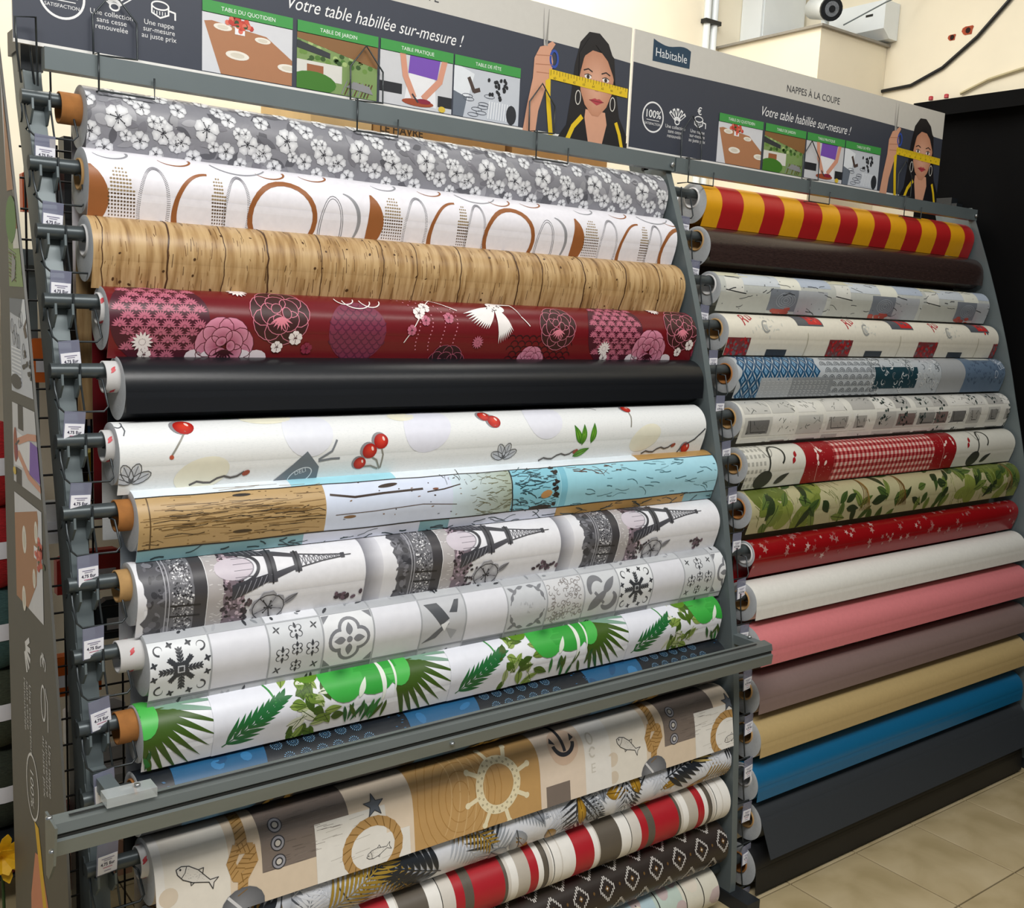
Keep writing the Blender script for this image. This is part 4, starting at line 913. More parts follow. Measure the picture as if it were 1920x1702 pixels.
# ---- patterns, right rack
def d_catalan(p, L, r):
    s = L/15.4
    for i in range(17): p.rect(i*s-.3*s, -.18, (i+1)*s-.3*s, .09, '#e3a41a' if i % 2 == 0 else '#b21f22', 1)
def d_greyplank(p, L, r):
    g = random.Random(21)
    for n in range(0, 4):
        b = n*0.47
        for (u0, u1, t0, t1, c) in ((0, .12, -.03, .05, '#d5d3ba'), (.02, .09, -.075, -.035, '#dcdcd4'), (.09, .24, -.055, -.01, '#cdd4da'), (.24, .33, -.06, -.015, '#e6e6d8'), (.33, .47, -.05, .03, '#b5c0cf'), (0, .2, -.14, -.075, '#bcbeb6'), (.2, .32, -.12, -.06, '#7a8088'), (.32, .45, -.14, -.06, '#aeb2b6'), (.12, .3, -.015, .05, '#dfdcc4'), (.30, .47, .0, .05, '#ccd2c8')): p.rect(b+u0, t0, b+u1, t1, c, 1)
        for q in range(4): p.ring(b+.27, -.09, .01+.01*q, .006+.005*q, .0015, '#a5abb2', 2)
        cracks(p, g, b, b+.47, -.12, .03, 26, '#3a3d40', 3, .035, .0014)
        p.line([(b+.02, -.07), (b+.1, -.078)], .0025, '#222', 3) if False else p.line([(b+.02, -.07), (b+.1, -.078)], .0025, '#222426', 3)
        for i in range(20): p.ell(b+g.uniform(0, .47), g.uniform(-.13, .0), .002, .0015, '#55585a', 3, 0, 5)
        for i in range(8): p.ell(b+.24+g.uniform(-.03, .05), -.125+g.uniform(-.01, .012), .014, .006, '#b5564a', 2, 0, 9)
def d_ru(p, L, r):
    g = random.Random(22)
    for n in range(0, 4):
        b = n*0.447
        p.text('Ru', b+.06, -.058, .05, '#b5313a', 2, shear=.35, rot=.5)
        p.ring(b+.15, -.055, .015, .016, .005, '#9a9c98', 2, 1.0, 5.6); p.leaf(b+.14, -.05, .025, .012, -.8, '#b9bab4', 2)
        for i in range(16): p.ell(b+.15+g.gauss(0, .03), -.055+g.gauss(0, .012), .006, .002, '#cfd0c6', 1, g.uniform(0, 3), 6)
        p.rect(b+.285, -.05, b+.40, .03, '#54585e', 2); p.rect(b+.335, -.045, b+.395, .02, '#c02a2a', 3)
        for i in range(26): p.ell(b+.365+g.gauss(0, .016), -.012+g.gauss(0, .016), .006, .005, g.choice(('#d94038', '#54585e', '#8c1a1c')), 4, g.uniform(0, 3), 7)
        p.rect(b-.02, -.145, b+.09, -.087, '#7a3a3c', 2)
        for i in range(70): p.ell(b+g.uniform(-.015, .085), g.uniform(-.14, -.09), .006, .004, g.choice(('#b5282c', '#6d6468', '#8f2226')), 3, g.uniform(0, 3), 6)
        p.rect(b+.165, -.16, b+.25, -.118, '#3a4046', 2); p.ring(b+.30, -.11, .03, .07, .004, '#bdb8a6', 1, -1.2, .6)
def d_ogee(p, L, r):
    g = random.Random(23)
    for j in range(-5, 4):
        for i in range(10):
            x, y = .018+.036*i+.018*(j % 2), -.04+.022*j
            if x > .335: continue
            p.add([(x-.016, y), (x-.006, y+.011), (x, y+.026), (x+.006, y+.011), (x+.016, y), (x+.006, y-.011), (x, y-.022), (x-.006, y-.011)], '#204e70', 1); p.add([(x-.006, y), (x, y+.011), (x+.006, y), (x, y-.009)], '#8fb6d2', 2); p.add([(x-.003, y), (x, y+.006), (x+.003, y), (x, y-.005)], '#2e5f86', 3)
    p.rect(.09, -.16, .40, -.078, '#a9aeb2', 4); p.rect(.22, -.16, .40, -.078, '#8d9296', 5)
    for i in range(16):
        for j in range(5): x, y = .1+.018*i, -.088-.014*j; p.line([(x, y), (x+.01, y), (x+.01, y-.007), (x+.004, y-.007)], .0014, '#c9cdd0', 6)
    for j in range(-5, 4):
        for i in range(9):
            x, y = .36+.032*i+.016*(j % 2), -.045+.02*j
            for q in (1, 2, 3): p.ring(x, y, .0045*q, .0045*q, .0016, '#4d5257', 2, 0, PI, n=10)
    p.rect(.60, -.115, .82, -.05, '#1f3d47', 3)
    for i in range(130): p.ring(g.uniform(.58, .95), g.uniform(-.12, .0), .008, .008, .0022, g.choice(('#c3c8ca', '#6d7478', '#e0e3e4')), 4, 0, 3.6, rot=g.uniform(0, 6), n=8)
    p.rect(.95, -.16, 1.09, .08, '#a3a6a8', 5); p.rect(1.09, -.16, L, .08, '#5f7389', 5); p.rect(1.15, -.02, 1.28, .05, '#b9bdb8', 6)
    for i in range(70): p.line([(x0 := g.uniform(1.1, L), y0 := g.uniform(-.1, -.015)), (x0+.006, y0-.008), (x0+.012, y0)], .0016, '#3d4c63', 6)
    for i in range(12): p.ring(1.30+g.uniform(-.02, .06), g.uniform(-.08, .0), .009, .012, .0018, '#c9d3de', 7, n=10)
def d_sketch(p, L, r):
    g = random.Random(24); u = .01
    while u < L:
        for t in (-.005, -.066, -.125):
            wd = g.uniform(.07, .12); c = g.choice(('#d3d1c9', '#c2c1ba', '#dedcd4', '#b3b1ab')); p.rect(u, t-.052, u+wd, t, c, 1); k = g.random()
            if t < -.05 and k < .8: p.rect(u+.012, t-.045, u+wd-.012, t-.008, g.choice(('#8b8a86', '#6f6e6c', '#a5a29c', '#7c6a66')), 2); p.line([(u+.02, t-.008), (u+.03, t-.04), (u+wd-.02, t-.04)], .002, '#33332f', 3)
            for i in range(9): p.line([(x := u+g.uniform(.01, wd), y := t-g.uniform(.01, .045)), (x+g.uniform(-.015, .015), y+g.uniform(-.012, .012))], .0016, g.choice(('#55564f', '#7d7f79', '#2f3a36')), 3)
            if u > .5 and k > .4:
                for i in range(9): p.ell(u+.04+g.gauss(0, .012), t-.025+g.gauss(0, .012), .006, .004, g.choice(('#26302d', '#4d5a55')), 4, g.uniform(0, 3), 6)
        u += g.uniform(.085, .125)
def d_gingham(p, L, r):
    g = random.Random(25)
    for i in range(5):
        for j in range(9): p.rect(.0+.016*i, -.13+.02*j, .008+.016*i, -.12+.02*j, '#a8a79e', 1)
    for (x, s) in ((.12, 1), (1.15, 1)):
        p.ring(x, -.045, .03, .03, .006, '#33352f', 3, -.9, 3.3); p.line([(x-.028, -.03), (x-.035, -.10)], .006, '#33352f', 3); p.ell(x-.05, -.11, .035, .024, '#3d3f39', 3, .3); p.leaf(x+.0, -.125, .06, .02, .5, '#3d3f39', 3); p.ring(x-.03, -.02, .018, .03, .003, '#8d8c84', 2)
    for x in (.19, 1.06): p.leaf(x, -.055, .02, .012, 1.1, '#9c1a20', 3); p.leaf(x, -.055, .02, .012, 4.2, '#9c1a20', 3)
    for (a, b) in ((.235, .36), (.86, .985)):
        p.rect(a, -.16, b, .08, '#93161c', 2)
        for i in range(60): p.ell(g.uniform(a, b), g.uniform(-.13, .05), .0011, .0011, '#d99a90', 3, 0, 5)
        for i in range(4): x, y = g.uniform(a+.03, b-.02), g.uniform(-.1, .01); p.leaf(x, y, .016, .009, g.uniform(0, 6), '#e6d0c6', 4); p.leaf(x, y, .016, .009, g.uniform(0, 6), '#e6d0c6', 4)
        p.ring((a+b)/2+.02, -.07, .03, .08, .0016, '#d9a89c', 3, 2, 4)
    p.rect(.36, -.16, .86, .08, '#dcb9ae', 2)
    for i in range(25): p.rect(.36+.02*i, -.16, .37+.02*i, .08, '#bb5a58', 3)
    for j in range(12): p.rect(.36, -.16+.02*j, .86, -.15+.02*j, '#bb5a58', 4) if False else None
    for j in range(12):
        for i in range(25): p.rect(.37+.02*i, -.16+.02*j, .38+.02*i, -.15+.02*j, '#bb5a58', 3); p.rect(.36+.02*i, -.16+.02*j, .37+.02*i, -.15+.02*j, '#8a1a20', 4)
def d_olive(p, L, r):
    g = random.Random(26)
    for i in range(70):
        x, y = g.uniform(0, L), g.uniform(-.13, .03)
        if (x < .35 or x > .95) and g.random() < .7: p.ell(x, y, g.uniform(.03, .06), g.uniform(.02, .045), g.choice(('#6f7c34', '#808b40', '#5f6c2a')), 1, g.uniform(0, 3), 16)
    for i in range(200):
        x, y = g.choice((g.uniform(0, .4), g.uniform(.9, L))), g.uniform(-.13, .02); p.line([(x, y), (x+g.uniform(-.01, .02), y-g.uniform(.01, .03))], .0012, g.choice(('#a9b365', '#5f6b2a')), 2)
    for i in range(95):
        x, y = g.uniform(.05, L), g.uniform(-.13, .03); p.leaf(x, y, g.uniform(.04, .08), g.uniform(.018, .03), g.uniform(-2.4, 1.0), g.choice(('#3f5526', '#566b30', '#2c3a1e', '#6f7f3c')), 3, '#26331a')
    for b in (.48, .66, 1.28):
        for k in range(7): p.line([(b, 0.0), (b+.02*math.sin(k*.4), -.05), (b-.01+.008*k, -.11)], .0022, g.choice(('#6b4a22', '#8a6a34')), 6)
def d_stars(p, L, r):
    g = random.Random(27)
    for i in range(120):
        x, y, s = g.uniform(0, L), g.uniform(-.09, .03), g.choice((.006, .009, .012)); a = g.uniform(0, 1)
        p.add([(x+(s if k % 2 == 0 else s*.42)*math.sin(a+PI*k/5), y+(s if k % 2 == 0 else s*.42)*math.cos(a+PI*k/5)) for k in range(10)], g.choice(('#b08078', '#a06a66', '#c2a09a', '#9a4a48')), 1)

def cloth(name, col, rough=0.38, var=0.03, scale=90): return mat(name, col, rough, 0, var, scale, 0.04)
wood_m = ramp_mat('wood_print_cloth', [(0.25, '#7a5a34'), (0.42, '#a88556'), (0.6, '#c6a677'), (0.8, '#b59566')], 9.0, (9, 1.0, 1), 0.4, 8)
linen_m = ramp_mat('pale_linen_cloth', [(0.3, '#dfe2e2'), (0.5, '#eceeed'), (0.7, '#e6e8e8')], 120, (1, 5, 1), 0.45)
brown_m = ramp_mat('brushed_brown_cloth', [(0.3, '#2a1f1d'), (0.7, '#3d2e2b')], 60, (1, 6, 1), 0.24)

LEFT = [
 (.094, 1.500, .054, .022, cloth('grey_floral_cloth', '#8b8b91'), 'grey oilcloth roll printed with white blossoms, topmost on the left rack', 'card', .034, .16, (.05, 0, 1.9), d_floral),
 (.082, 1.494, .056, .021, cloth('white_ring_cloth', '#eeecf2'), 'white oilcloth roll with brown rings and dotted ovals', 'card2', .004, .2, (.05, 0, 1.9), d_rings),
 (.076, 1.490, .056, .024, wood_m, 'tan oilcloth roll printed with weathered wood grain', 'whitecore', .003, .30, (.05, 0, 1.9), d_wood),
 (.090, 1.500, .054, .027, cloth('dark_red_cloth', '#6e141b', .3), 'dark red oilcloth roll with peonies, fans and a white crane', 'whitecore', .006, .36, (.05, 0, 1.9), d_japan),
 (.105, 1.501, .054, .03, cloth('black_cloth_roll', '#14161a', .33), 'plain black oilcloth roll on a white taped core', 'whitecore', .022, .15, (.036, 0, 1.6), None),
 (.086, 1.490, .053, .024, linen_m, 'pale linen-look oilcloth roll printed with red cherries', 'whitecore', .014, .16, (.05, 0, 1.9), d_cherry),
 (.106, 1.508, .052, .021, cloth('pale_plank_cloth', '#cfd9e2'), 'oilcloth roll printed with tan and turquoise peeling planks', 'card', .024, .18, (.05, 0, 1.9), d_planks),
 (.095, 1.499, .053, .027, cloth('white_paris_cloth', '#e6e6ea'), 'white oilcloth roll printed with grey Eiffel towers', 'card2', .020, .14, (.05, 0, 1.9), d_paris),
 (.106, 1.503, .054, .029, cloth('grey_tile_cloth', '#c9ccd0'), 'grey and white oilcloth roll printed with patterned tiles', 'whitecore', .038, .15, (.05, 0, 1.9), d_tiles),
 (.089, 1.482, .048, .027, cloth('white_palm_cloth', '#e9ebf0'), 'white oilcloth roll printed with bright green palm leaves', 'card', .030, .12, (.04, 0, 1.9), d_palm),
 (.081, 1.490, .053, .027, cloth('navy_cloth', '#171d24'), 'dark navy oilcloth roll with blue patches behind the cutting rail', 'card', .004, .14, None, d_navy),
 (.093, 1.496, .055, .030, cloth('cream_sea_cloth', '#e3d6c4'), 'cream seaside oilcloth roll with fish, rope knots and a ship wheel', 'whitecore', .012, .12, (.090, 0, 1.42), d_marine),
 (.098, 1.497, .056, .038, cloth('white_leaf_cloth', '#dcdfe6'), 'white oilcloth roll with grey and gold tropical leaves', 'card', .004, .1, None, d_goldleaf),
 (.103, 1.496, .056, .034, cloth('striped_cloth', '#eeebe4'), 'oilcloth roll with red, taupe and white stripes', 'card', .004, .1, None, d_stripes),
 (.109, 1.492, .056, .036, cloth('dark_brown_cloth', '#2e2622'), 'dark brown oilcloth roll printed with white dashed diamonds', 'card', .004, .1, None, d_diamond),
 (.115, 1.465, .052, .030, cloth('pastel_cloth', '#cfd6cf'), 'pastel patchwork oilcloth roll, lowest on the left rack', 'card', .004, .05, None, d_pastel)]
for k, a in enumerate(LEFT, 1): roll('L', k, a[0], a[1], a[2], a[3], a[4], a[5], a[6], a[7], a[8], a[9], a[10])
RIGHT = [
 (1.645, 2.976, .053, .024, cloth('yellow_cloth', '#e0a218', .45), 'red and yellow striped oilcloth roll, topmost on the right rack', 'whitecore', .003, .16, (.045, 0, 1.9), d_catalan),
 (1.622, 2.976, .052, .026, brown_m, 'glossy dark brown oilcloth roll under the red and yellow stripes', 'card2', .003, .12, (.036, 0, 1.6), None),
 (1.634, 2.974, .044, .020, cloth('grey_plank_cloth', '#c3c6c0'), 'pale grey oilcloth roll printed with patched planks', 'whitecore', .003, .14, (.045, 0, 1.9), d_greyplank),
 (1.627, 2.976, .048, .018, cloth('cream_red_cloth', '#e4dfcf'), 'cream oilcloth roll with red squares and red handwriting', 'card2', .003, .1, (.045, 0, 1.9), d_ru),
 (1.637, 2.976, .047, .014, cloth('blue_grey_cloth', '#b6bcc0'), 'blue and grey oilcloth roll with ogee and wave patterns', 'card', .003, .1, (.045, 0, 1.9), d_ogee),
 (1.629, 2.976, .048, .014, cloth('pale_sketch_cloth', '#dedcd2'), 'pale oilcloth roll printed with grey sketch collages', 'card2', .003, .1, (.045, 0, 1.9), d_sketch),
 (1.627, 2.976, .047, .016, cloth('cream_bow_cloth', '#d6d4c8'), 'cream oilcloth roll with a red gingham centre', 'card2', .003, .1, (.045, 0, 1.9), d_gingham),
 (1.623, 2.976, .048, .014, cloth('ecru_leaf_cloth', '#b3ad86'), 'ecru oilcloth roll printed with olive green leaves', 'card', .003, .1, (.045, 0, 1.9), d_olive),
 (1.634, 2.972, .034, .012, cloth('red_star_cloth', '#8e0f14', .25), 'thin shiny red oilcloth roll with silver stars', 'whitecore', .003, .12, (.05, 0, 1.9), d_stars),
 (1.609, 2.973, .050, .015, cloth('plain_white_cloth', '#e2e0d8', .4), 'plain white oilcloth roll between the red and pink rolls', 'card2', .003, .1, (.036, 0, 1.6), None),
 (1.610, 2.969, .057, .016, cloth('plain_pink_cloth', '#d67d80', .45), 'plain pink oilcloth roll', 'card2', .003, .1, (.036, 0, 1.6), None),
 (1.606, 2.970, .051, .024, cloth('plain_taupe_cloth', '#85706b', .45), 'plain taupe oilcloth roll under the pink roll', 'card2', .003, .1, (.036, 0, 1.6), None),
 (1.608, 2.965, .055, .022, cloth('plain_beige_cloth', '#bfa673', .45), 'plain beige oilcloth roll', 'card2', .003, .1, (.036, 0, 1.6), None),
 (1.607, 2.956, .049, .026, cloth('plain_blue_cloth', '#12648f', .4), 'plain bright blue oilcloth roll', 'whitecore', .003, .1, (.036, 0, 1.6), None),
 (1.620, 2.972, .052, .018, cloth('charcoal_cloth', '#32363a', .5), 'charcoal oilcloth roll with its loose flap hanging in front', 'card2', .003, .06, (.100, 0, 1.15), None),
 (1.596, 2.953, .055, .014, cloth('black_floor_cloth', '#111214', .5), 'black oilcloth roll hanging down to the floor', 'card', .003, .04, (.062, 0, 1.50), None)]
for k, a in enumerate(RIGHT, 1): roll('R', k, a[0], a[1], a[2], a[3], a[4], a[5], a[6], a[7], a[8], a[9], a[10])

# ------------------------------------------------------------------ header signs
def photo_table(p, x, y, w, h):
    p.rect(x, y, x+w, y+h, '#d9dade', 2); p.add([(x+.02*w, y+h*.85), (x+.2*w, y+.0*h), (x+w, y), (x+w, y+.45*h), (x+.7*w, y+.78*h), (x+.1*w, y+.88*h)], '#b07a55', 3)
    for (a, b, s) in ((.22, .80, .1), (.38, .36, .13), (.66, .70, .09), (.95, .30, .12)): p.ell(x+a*w, y+b*h, s*w, s*w*.35, '#efe9dc', 4); p.ell(x+a*w, y+b*h, s*w*.6, s*w*.2, '#dcd5c4', 5)
    p.rect(x+.35*w, y+.72*h, x+.46*w, y+.9*h, '#f0f0f2', 5)
    g = random.Random(1)
    for i in range(36): p.ell(x+w*(.40+g.gauss(0, .06)), y+h*(.90+g.gauss(0, .05)), .005, .005, g.choice(('#d2503a', '#e0705a', '#2c4a22', '#c03c30')), 6, 0, 7)
def photo_garden(p, x, y, w, h):
    p.rect(x, y, x+w, y+h, '#7f9a5c', 2); p.add([(x, y+h*.9), (x+w, y+h*.6), (x+w, y+h), (x, y+h)], '#8a6238', 4); p.add([(x, y+h*.72), (x+w*.4, y+h*.62), (x+w*.4, y+h*.72), (x, y+h*.86)], '#2f3338', 5)
    p.rect(x, y+.2*h, x+.55*w, y+.52*h, '#dcdad2', 4); p.rect(x+.12*w, y+.22*h, x+.32*w, y+.46*h, '#9a5f3c', 5); p.ell(x+.2*w, y+.14*h, .28*w, .2*h, '#3f7a22', 6)
    g = random.Random(2)
    for i in range(50): p.ell(x+g.uniform(0, w), y+h*g.uniform(.5, .95), .006, .005, g.choice(('#4d7a2c', '#6b8f40', '#33551f', '#a9c07a')), 3, 0, 7)
    for i in range(9): a = x+w*(.55+.04*i); p.line([(a, y+.02*h), (a+.012, y+.28*h)], .0025, g.choice(('#5d3a24', '#3a2a22', '#8a8a88')), 6)
    p.add([(x+.6*w, y+.16*h), (x+.95*w, y+.10*h), (x+.9*w, y+.24*h), (x+.7*w, y+.28*h)], '#8f8f90', 7)
def photo_cook(p, x, y, w, h):
    p.rect(x, y, x+w, y+h, '#d2d3d6', 2); p.rect(x, y+.22*h, x+.3*w, y+.42*h, '#22242a', 3); p.rect(x+.8*w, y+.1*h, x+w, y+.32*h, '#22242a', 3)
    p.add([(x+.33*w, y+.1*h), (x+.78*w, y+.06*h), (x+.74*w, y+.7*h), (x+.4*w, y+.72*h)], '#eeeef0', 4); p.add([(x+.38*w, y+.66*h), (x+.78*w, y+.62*h), (x+.82*w, y+h), (x+.4*w, y+h)], '#7a4fb5', 5)
    p.line([(x+.3*w, y+h), (x+.34*w, y+.6*h), (x+.46*w, y+.22*h)], .014, '#d99a80', 6); p.line([(x+.88*w, y+h), (x+.82*w, y+.6*h), (x+.6*w, y+.22*h)], .014, '#d99a80', 6)
    p.ell(x+.52*w, y+.11*h, .22*w, .07*h, '#a34a2a', 7); p.ell(x+.6*w, y+.15*h, .1*w, .05*h, '#8c1f3a', 8); p.line([(x+.44*w, y+.26*h), (x+.52*w, y+.12*h)], .004, '#3a3a40', 8); p.ell(x+.86*w, y+.06*h, .05*w, .06*h, '#e0c040', 8)
def photo_feast(p, x, y, w, h):
    p.rect(x, y, x+w, y+h, '#c9ced6', 2); p.add([(x, y+.5*h), (x+.2*w, y+.3*h), (x+.3*w, y+.9*h), (x+.1*w, y+h), (x, y+h)], '#e6ebf0', 4); p.add([(x, y), (x+.15*w, y), (x+.2*w, y+.4*h), (x, y+.5*h)], '#6b7480', 4); p.line([(x+.22*w, y+.8*h), (x+.3*w, y+.55*h), (x+.38*w, y+.6*h)], .009, '#4a3a34', 5)
    g = random.Random(3)
    for i in range(8): p.ring(x+w*g.uniform(.2, .6), y+h*(.08+.06*i), .014, .004, .0014, '#565b66', 5, n=12)
    for i in range(20): p.ell(x+w*g.uniform(.5, .8), y+h*g.uniform(.45, .9), .004, .005, '#1c1e24', 6, g.uniform(0, 3), 6)
    for i in range(10): a = x+w*(.52+.04*i); p.line([(a, y+.05*h), (a+.003, y+.4*h)], .003, '#eef1f5', 6)
    p.ell(x+.88*w, y+.2*h, .08*w, .2*h, '#2a2d33', 7)
def woman(p):
    hair, skin, sk2 = '#1b181b', '#d9a184', '#c48a6c'
    p.add([(1.20, 0), (1.215, .10), (1.222, .17), (1.236, .225), (1.262, .252), (1.295, .254), (1.325, .235), (1.345, .20), (1.355, .14), (1.372, .07), (1.40, .03), (1.40, 0)], hair, 3)
    p.add([(1.255, 0), (1.262, .075), (1.325, .075), (1.345, .0)], skin, 5); p.add([(1.18, 0), (1.215, .045), (1.258, .062), (1.275, .0)], '#16151a', 6); p.add([(1.32, 0), (1.335, .058), (1.375, .05), (1.40, .03), (1.40, 0)], '#16151a', 6)
    p.fan((1.29, .135), [(1.238, .15), (1.243, .115), (1.258, .085), (1.283, .063), (1.303, .063), (1.328, .088), (1.343, .12), (1.347, .155), (1.335, .19), (1.31, .21), (1.275, .212), (1.25, .195)], '#e6b196', sk2, 7)
    p.add([(1.236, .14), (1.234, .20), (1.262, .238), (1.30, .24), (1.345, .205), (1.354, .14), (1.343, .165), (1.325, .195), (1.285, .225), (1.262, .215), (1.246, .185)], hair, 8)
    for x in (1.264, 1.321):
        p.ell(x, .15, .011, .005, '#f2ece8', 8, 0, 12); p.ell(x, .15, .0048, .005, '#3a2a22', 9, 0, 10); p.line([(x-.014, .163), (x, .168), (x+.013, .163)], .003, '#2a2020', 9); p.line([(x-.011, .153), (x, .1565), (x+.011, .153)], .0018, '#2a2020', 9)
    p.add([(1.288, .12), (1.300, .12), (1.297, .145), (1.292, .145)], sk2, 8); p.add([(1.272, .098), (1.29, .104), (1.296, .102), (1.304, .104), (1.318, .098), (1.296, .088)], '#b5434c', 8); p.line([(1.272, .098), (1.296, .097), (1.318, .098)], .0016, '#7a2a30', 9)
    for x in (1.236, 1.347): p.ring(x, .098, .008, .016, .0025, '#d9d5cc', 9, n=16)
    # tape measure, hand and scissors
    p.add([(1.145, .148), (1.395, .142), (1.395, .120), (1.145, .126)], '#e8c420', 10)
    for i in range(28): x = 1.15+.0088*i; p.line([(x, .146-.00002*i), (x, .138 if i % 3 else .134)], .0012, '#4a3c10', 11)
    for i in range(8): p.text(str(60+i), 1.158+.03*i, .127, .008, '#4a3c10', 11)
    p.add([(1.135, .12), (1.15, .13), (1.152, .08), (1.165, .0), (1.152, 0), (1.142, .06)], '#e8c420', 9); p.line([(1.21, .0), (1.225, .03), (1.25, .055)], .012, '#e8c420', 9); p.line([(1.385, .0), (1.375, .03), (1.362, .055)], .010, '#e8c420', 9)
    p.add([(1.075, 0), (1.085, .06), (1.098, .12), (1.10, .165), (1.115, .192), (1.132, .198), (1.150, .210), (1.160, .205), (1.148, .188), (1.155, .165), (1.152, .130), (1.135, .10), (1.118, .05), (1.112, 0)], skin, 7)
    for (a, b) in (((1.105, .172), (1.15, .178)), ((1.104, .152), (1.154, .158)), ((1.108, .135), (1.15, .138))): p.line([a, b], .0016, '#b57a5c', 8)
    p.ring(1.158, .172, .011, .018, .006, '#2f4fa8', 8); p.line([(1.128, .198), (1.124, .235), (1.122, .277)], .006, '#b9b6b2', 8, True); p.line([(1.134, .198), (1.135, .235), (1.137, .277)], .006, '#98958f', 8, True)
def sign(x0, label):
    e = thing('header_sign', label, 'sign', (x0, 0.275, 1.865), 'header signs on the rack beams')
    mb = MB(); mb.box((0, 0, 0), (1.40, 0.006, 0.287)); mb.build('sign_board', M['signedge'], e)
    fn = lambda u, t, o: (u, -o, t)
    p = Print(1.40, 0, .287); p.rect(0, 0, 1.40, .287, '#d3d0c8', 0); p.add([(0, .006), (1.40, .006), (1.40, .204)]+[(1.4-.1*i, .206+.007*math.sin(PI*i/14)) for i in range(1, 14)]+[(0, .210)], '#3a3f4c', 1); p.rect(0, 0, 1.40, .006, '#eceae4', 1)
    p.build('printed_background', fn, M['print_sign'], e)
    p = Print(1.40, 0, .287)
    p.add([(.064, .223), (.197, .225), (.199, .268)]+[(.199-.0135*i, .270+.004*math.sin(i*.75)) for i in range(1, 10)]+[(.064, .276)], '#1f3f57', 2)
    p.text('Habitable', .072, .236, .030, '#e9ecee', 3); p.text('NAPPES À LA COUPE', .59, .231, .0265, '#33363e', 3)
    p.text('Votre table habillée sur-mesure !', .486, .152, .036, '#f2f2f2', 3, shear=.35, sx=.86)
    p.ring(.078, .088, .036, .036, .004, '#f0f0f0', 3, n=40); p.text('100%', .078, .087, .026, '#f0f0f0', 3, align='CENTER', bold=.015); p.rect(.056, .080, .10, .0815, '#f0f0f0', 3); p.text('SATISFACTION', .078, .069, .0085, '#f0f0f0', 3, align='CENTER')
    for i in range(5):
        a = 2.4-.42*i; c, s = math.cos(a), math.sin(a); p.line([(.165+.010*c, .088+.010*s), (.165+.036*c, .088+.032*s)], .009, '#f0f0f0', 3); p.line([(.165+.016*c, .088+.014*s), (.165+.032*c, .088+.028*s)], .004, '#3a3f4c', 4)
    p.ring(.165, .088, .008, .006, .003, '#f0f0f0', 3); p.text('€', .238, .118, .026, '#f0f0f0', 3, bold=.01)
    p.ring(.245, .106, .015, .007, .0028, '#f0f0f0', 3); p.line([(.23, .106), (.23, .092), (.245, .085), (.26, .092), (.26, .106)], .0028, '#f0f0f0', 3); p.line([(.26, .10), (.272, .098), (.272, .086)], .003, '#f0f0f0', 3)
    for i in range(5): p.line([(.234+.005*i, .096), (.234+.005*i, .090)], .0014, '#f0f0f0', 3)
    for i, s in enumerate(('Une collection', 'sans cesse', 'renouvelée')): p.text(s, .160, .070-.0115*i, .0125, '#e6e6e6', 3, align='CENTER')
    for i, s in enumerate(('Une nappe', 'sur-mesure', 'au juste prix')): p.text(s, .243, .070-.0115*i, .0125, '#e6e6e6', 3, align='CENTER')
    p.build('lettering', fn, M['print_sign'], e)
    for (xa, fnp, cap) in ((.322, photo_table, 'TABLE DU QUOTIDIEN'), (.512, photo_garden, 'TABLE DE JARDIN'), (.698, photo_cook, 'TABLE PRATIQUE'), (.882, photo_feast, 'TABLE DE FÊTE')):
        p = Print(1.4, .0075, .134); q = Print(1.4, 0, .3); q0 = Print(.18, 0, .105); fnp(q0, 0, 0, .18, .105)
        pp = Print(.18, 0, .127); pp.q = q0.q[:]; pp.q = [t for t in pp.q]; pp.rect(0, .106, .18, .127, '#3f9a48', 10); pp.text(cap, .09, .1125, .0105, '#eef5ee', 11, align='CENTER')
        pp.build('printed_photo', (lambda xa: lambda u, t, o: (xa+u, -o, .0075+t))(xa), M['print_sign'], e, base=.0006)
    p = Print(1.40, 0, .287); woman(p); p.build('printed_portrait', fn, M['print_sign'], e, base=.0004)
    return e
sign(-0.01, 'dark header sign above the grey floral roll on the left rack')
sign(1.40, 'dark header sign above the red and yellow roll beside the curtain')

# tall side panel on the left end
sp = thing('side_panel', 'tall grey printed cardboard panel on the left end of the rack', 'sign', (-0.02, 0, 0))
mb = MB(); poly = [(0.36, 1.95), (yprof(1.86)+.0, 1.95)]+[(yprof(1.9-i*.1)+.015, 1.9-i*.1) for i in range(19)]+[(YP[15]+.015, 0.02), (0.36, 0.02)]
mb.prism(poly, lambda q, d: (d, q[0], q[1]), -0.004, 0.0); mb.build('panel_board', mat('grey_panel_board', '#55544f', .5, 0, .04, 12), sp)
def sfn(u, t, o): return (-0.004-o, 0.33-u, t)          # u runs from the back edge to the front
p = Print(.45, .02, 1.95)
def sphoto(za, zb, fnp):
    q = Print(1, 0, 1); fnp(q, 0, 0, .18, .105)
    for tri, l in q.q:
        pts = []
        for a in tri:
            z = zb-(a[0]/.18)*(zb-za); y = .33-(.05+(a[1]/.105)*.20); y = max(y, yprof(z)+.017); pts.append((.33-y, z, *a[2:]))
        p.q.append((tuple(pts), l))
for (za, zb, f) in ((1.62, 1.82, photo_table), (1.46, 1.60, photo_garden), (1.28, 1.44, photo_feast), (1.12, 1.26, photo_cook), (.91, 1.10, photo_table)): sphoto(za, zb, f)
for i in range(5): c, s = math.cos(.5-.42*i), math.sin(.5-.42*i); p.line([(.10+.012*c, .83+.012*s), (.10+.045*c, .83+.045*s)], .01, '#e8e8e8', 2)
p.text('€', .22, .86, .05, '#e8e8e8', 2, rot=-PI/2); p.ring(.235, .77, .014, .03, .005, '#e8e8e8', 2); p.line([(.25, .80), (.265, .78), (.265, .73)], .004, '#e8e8e8', 2)
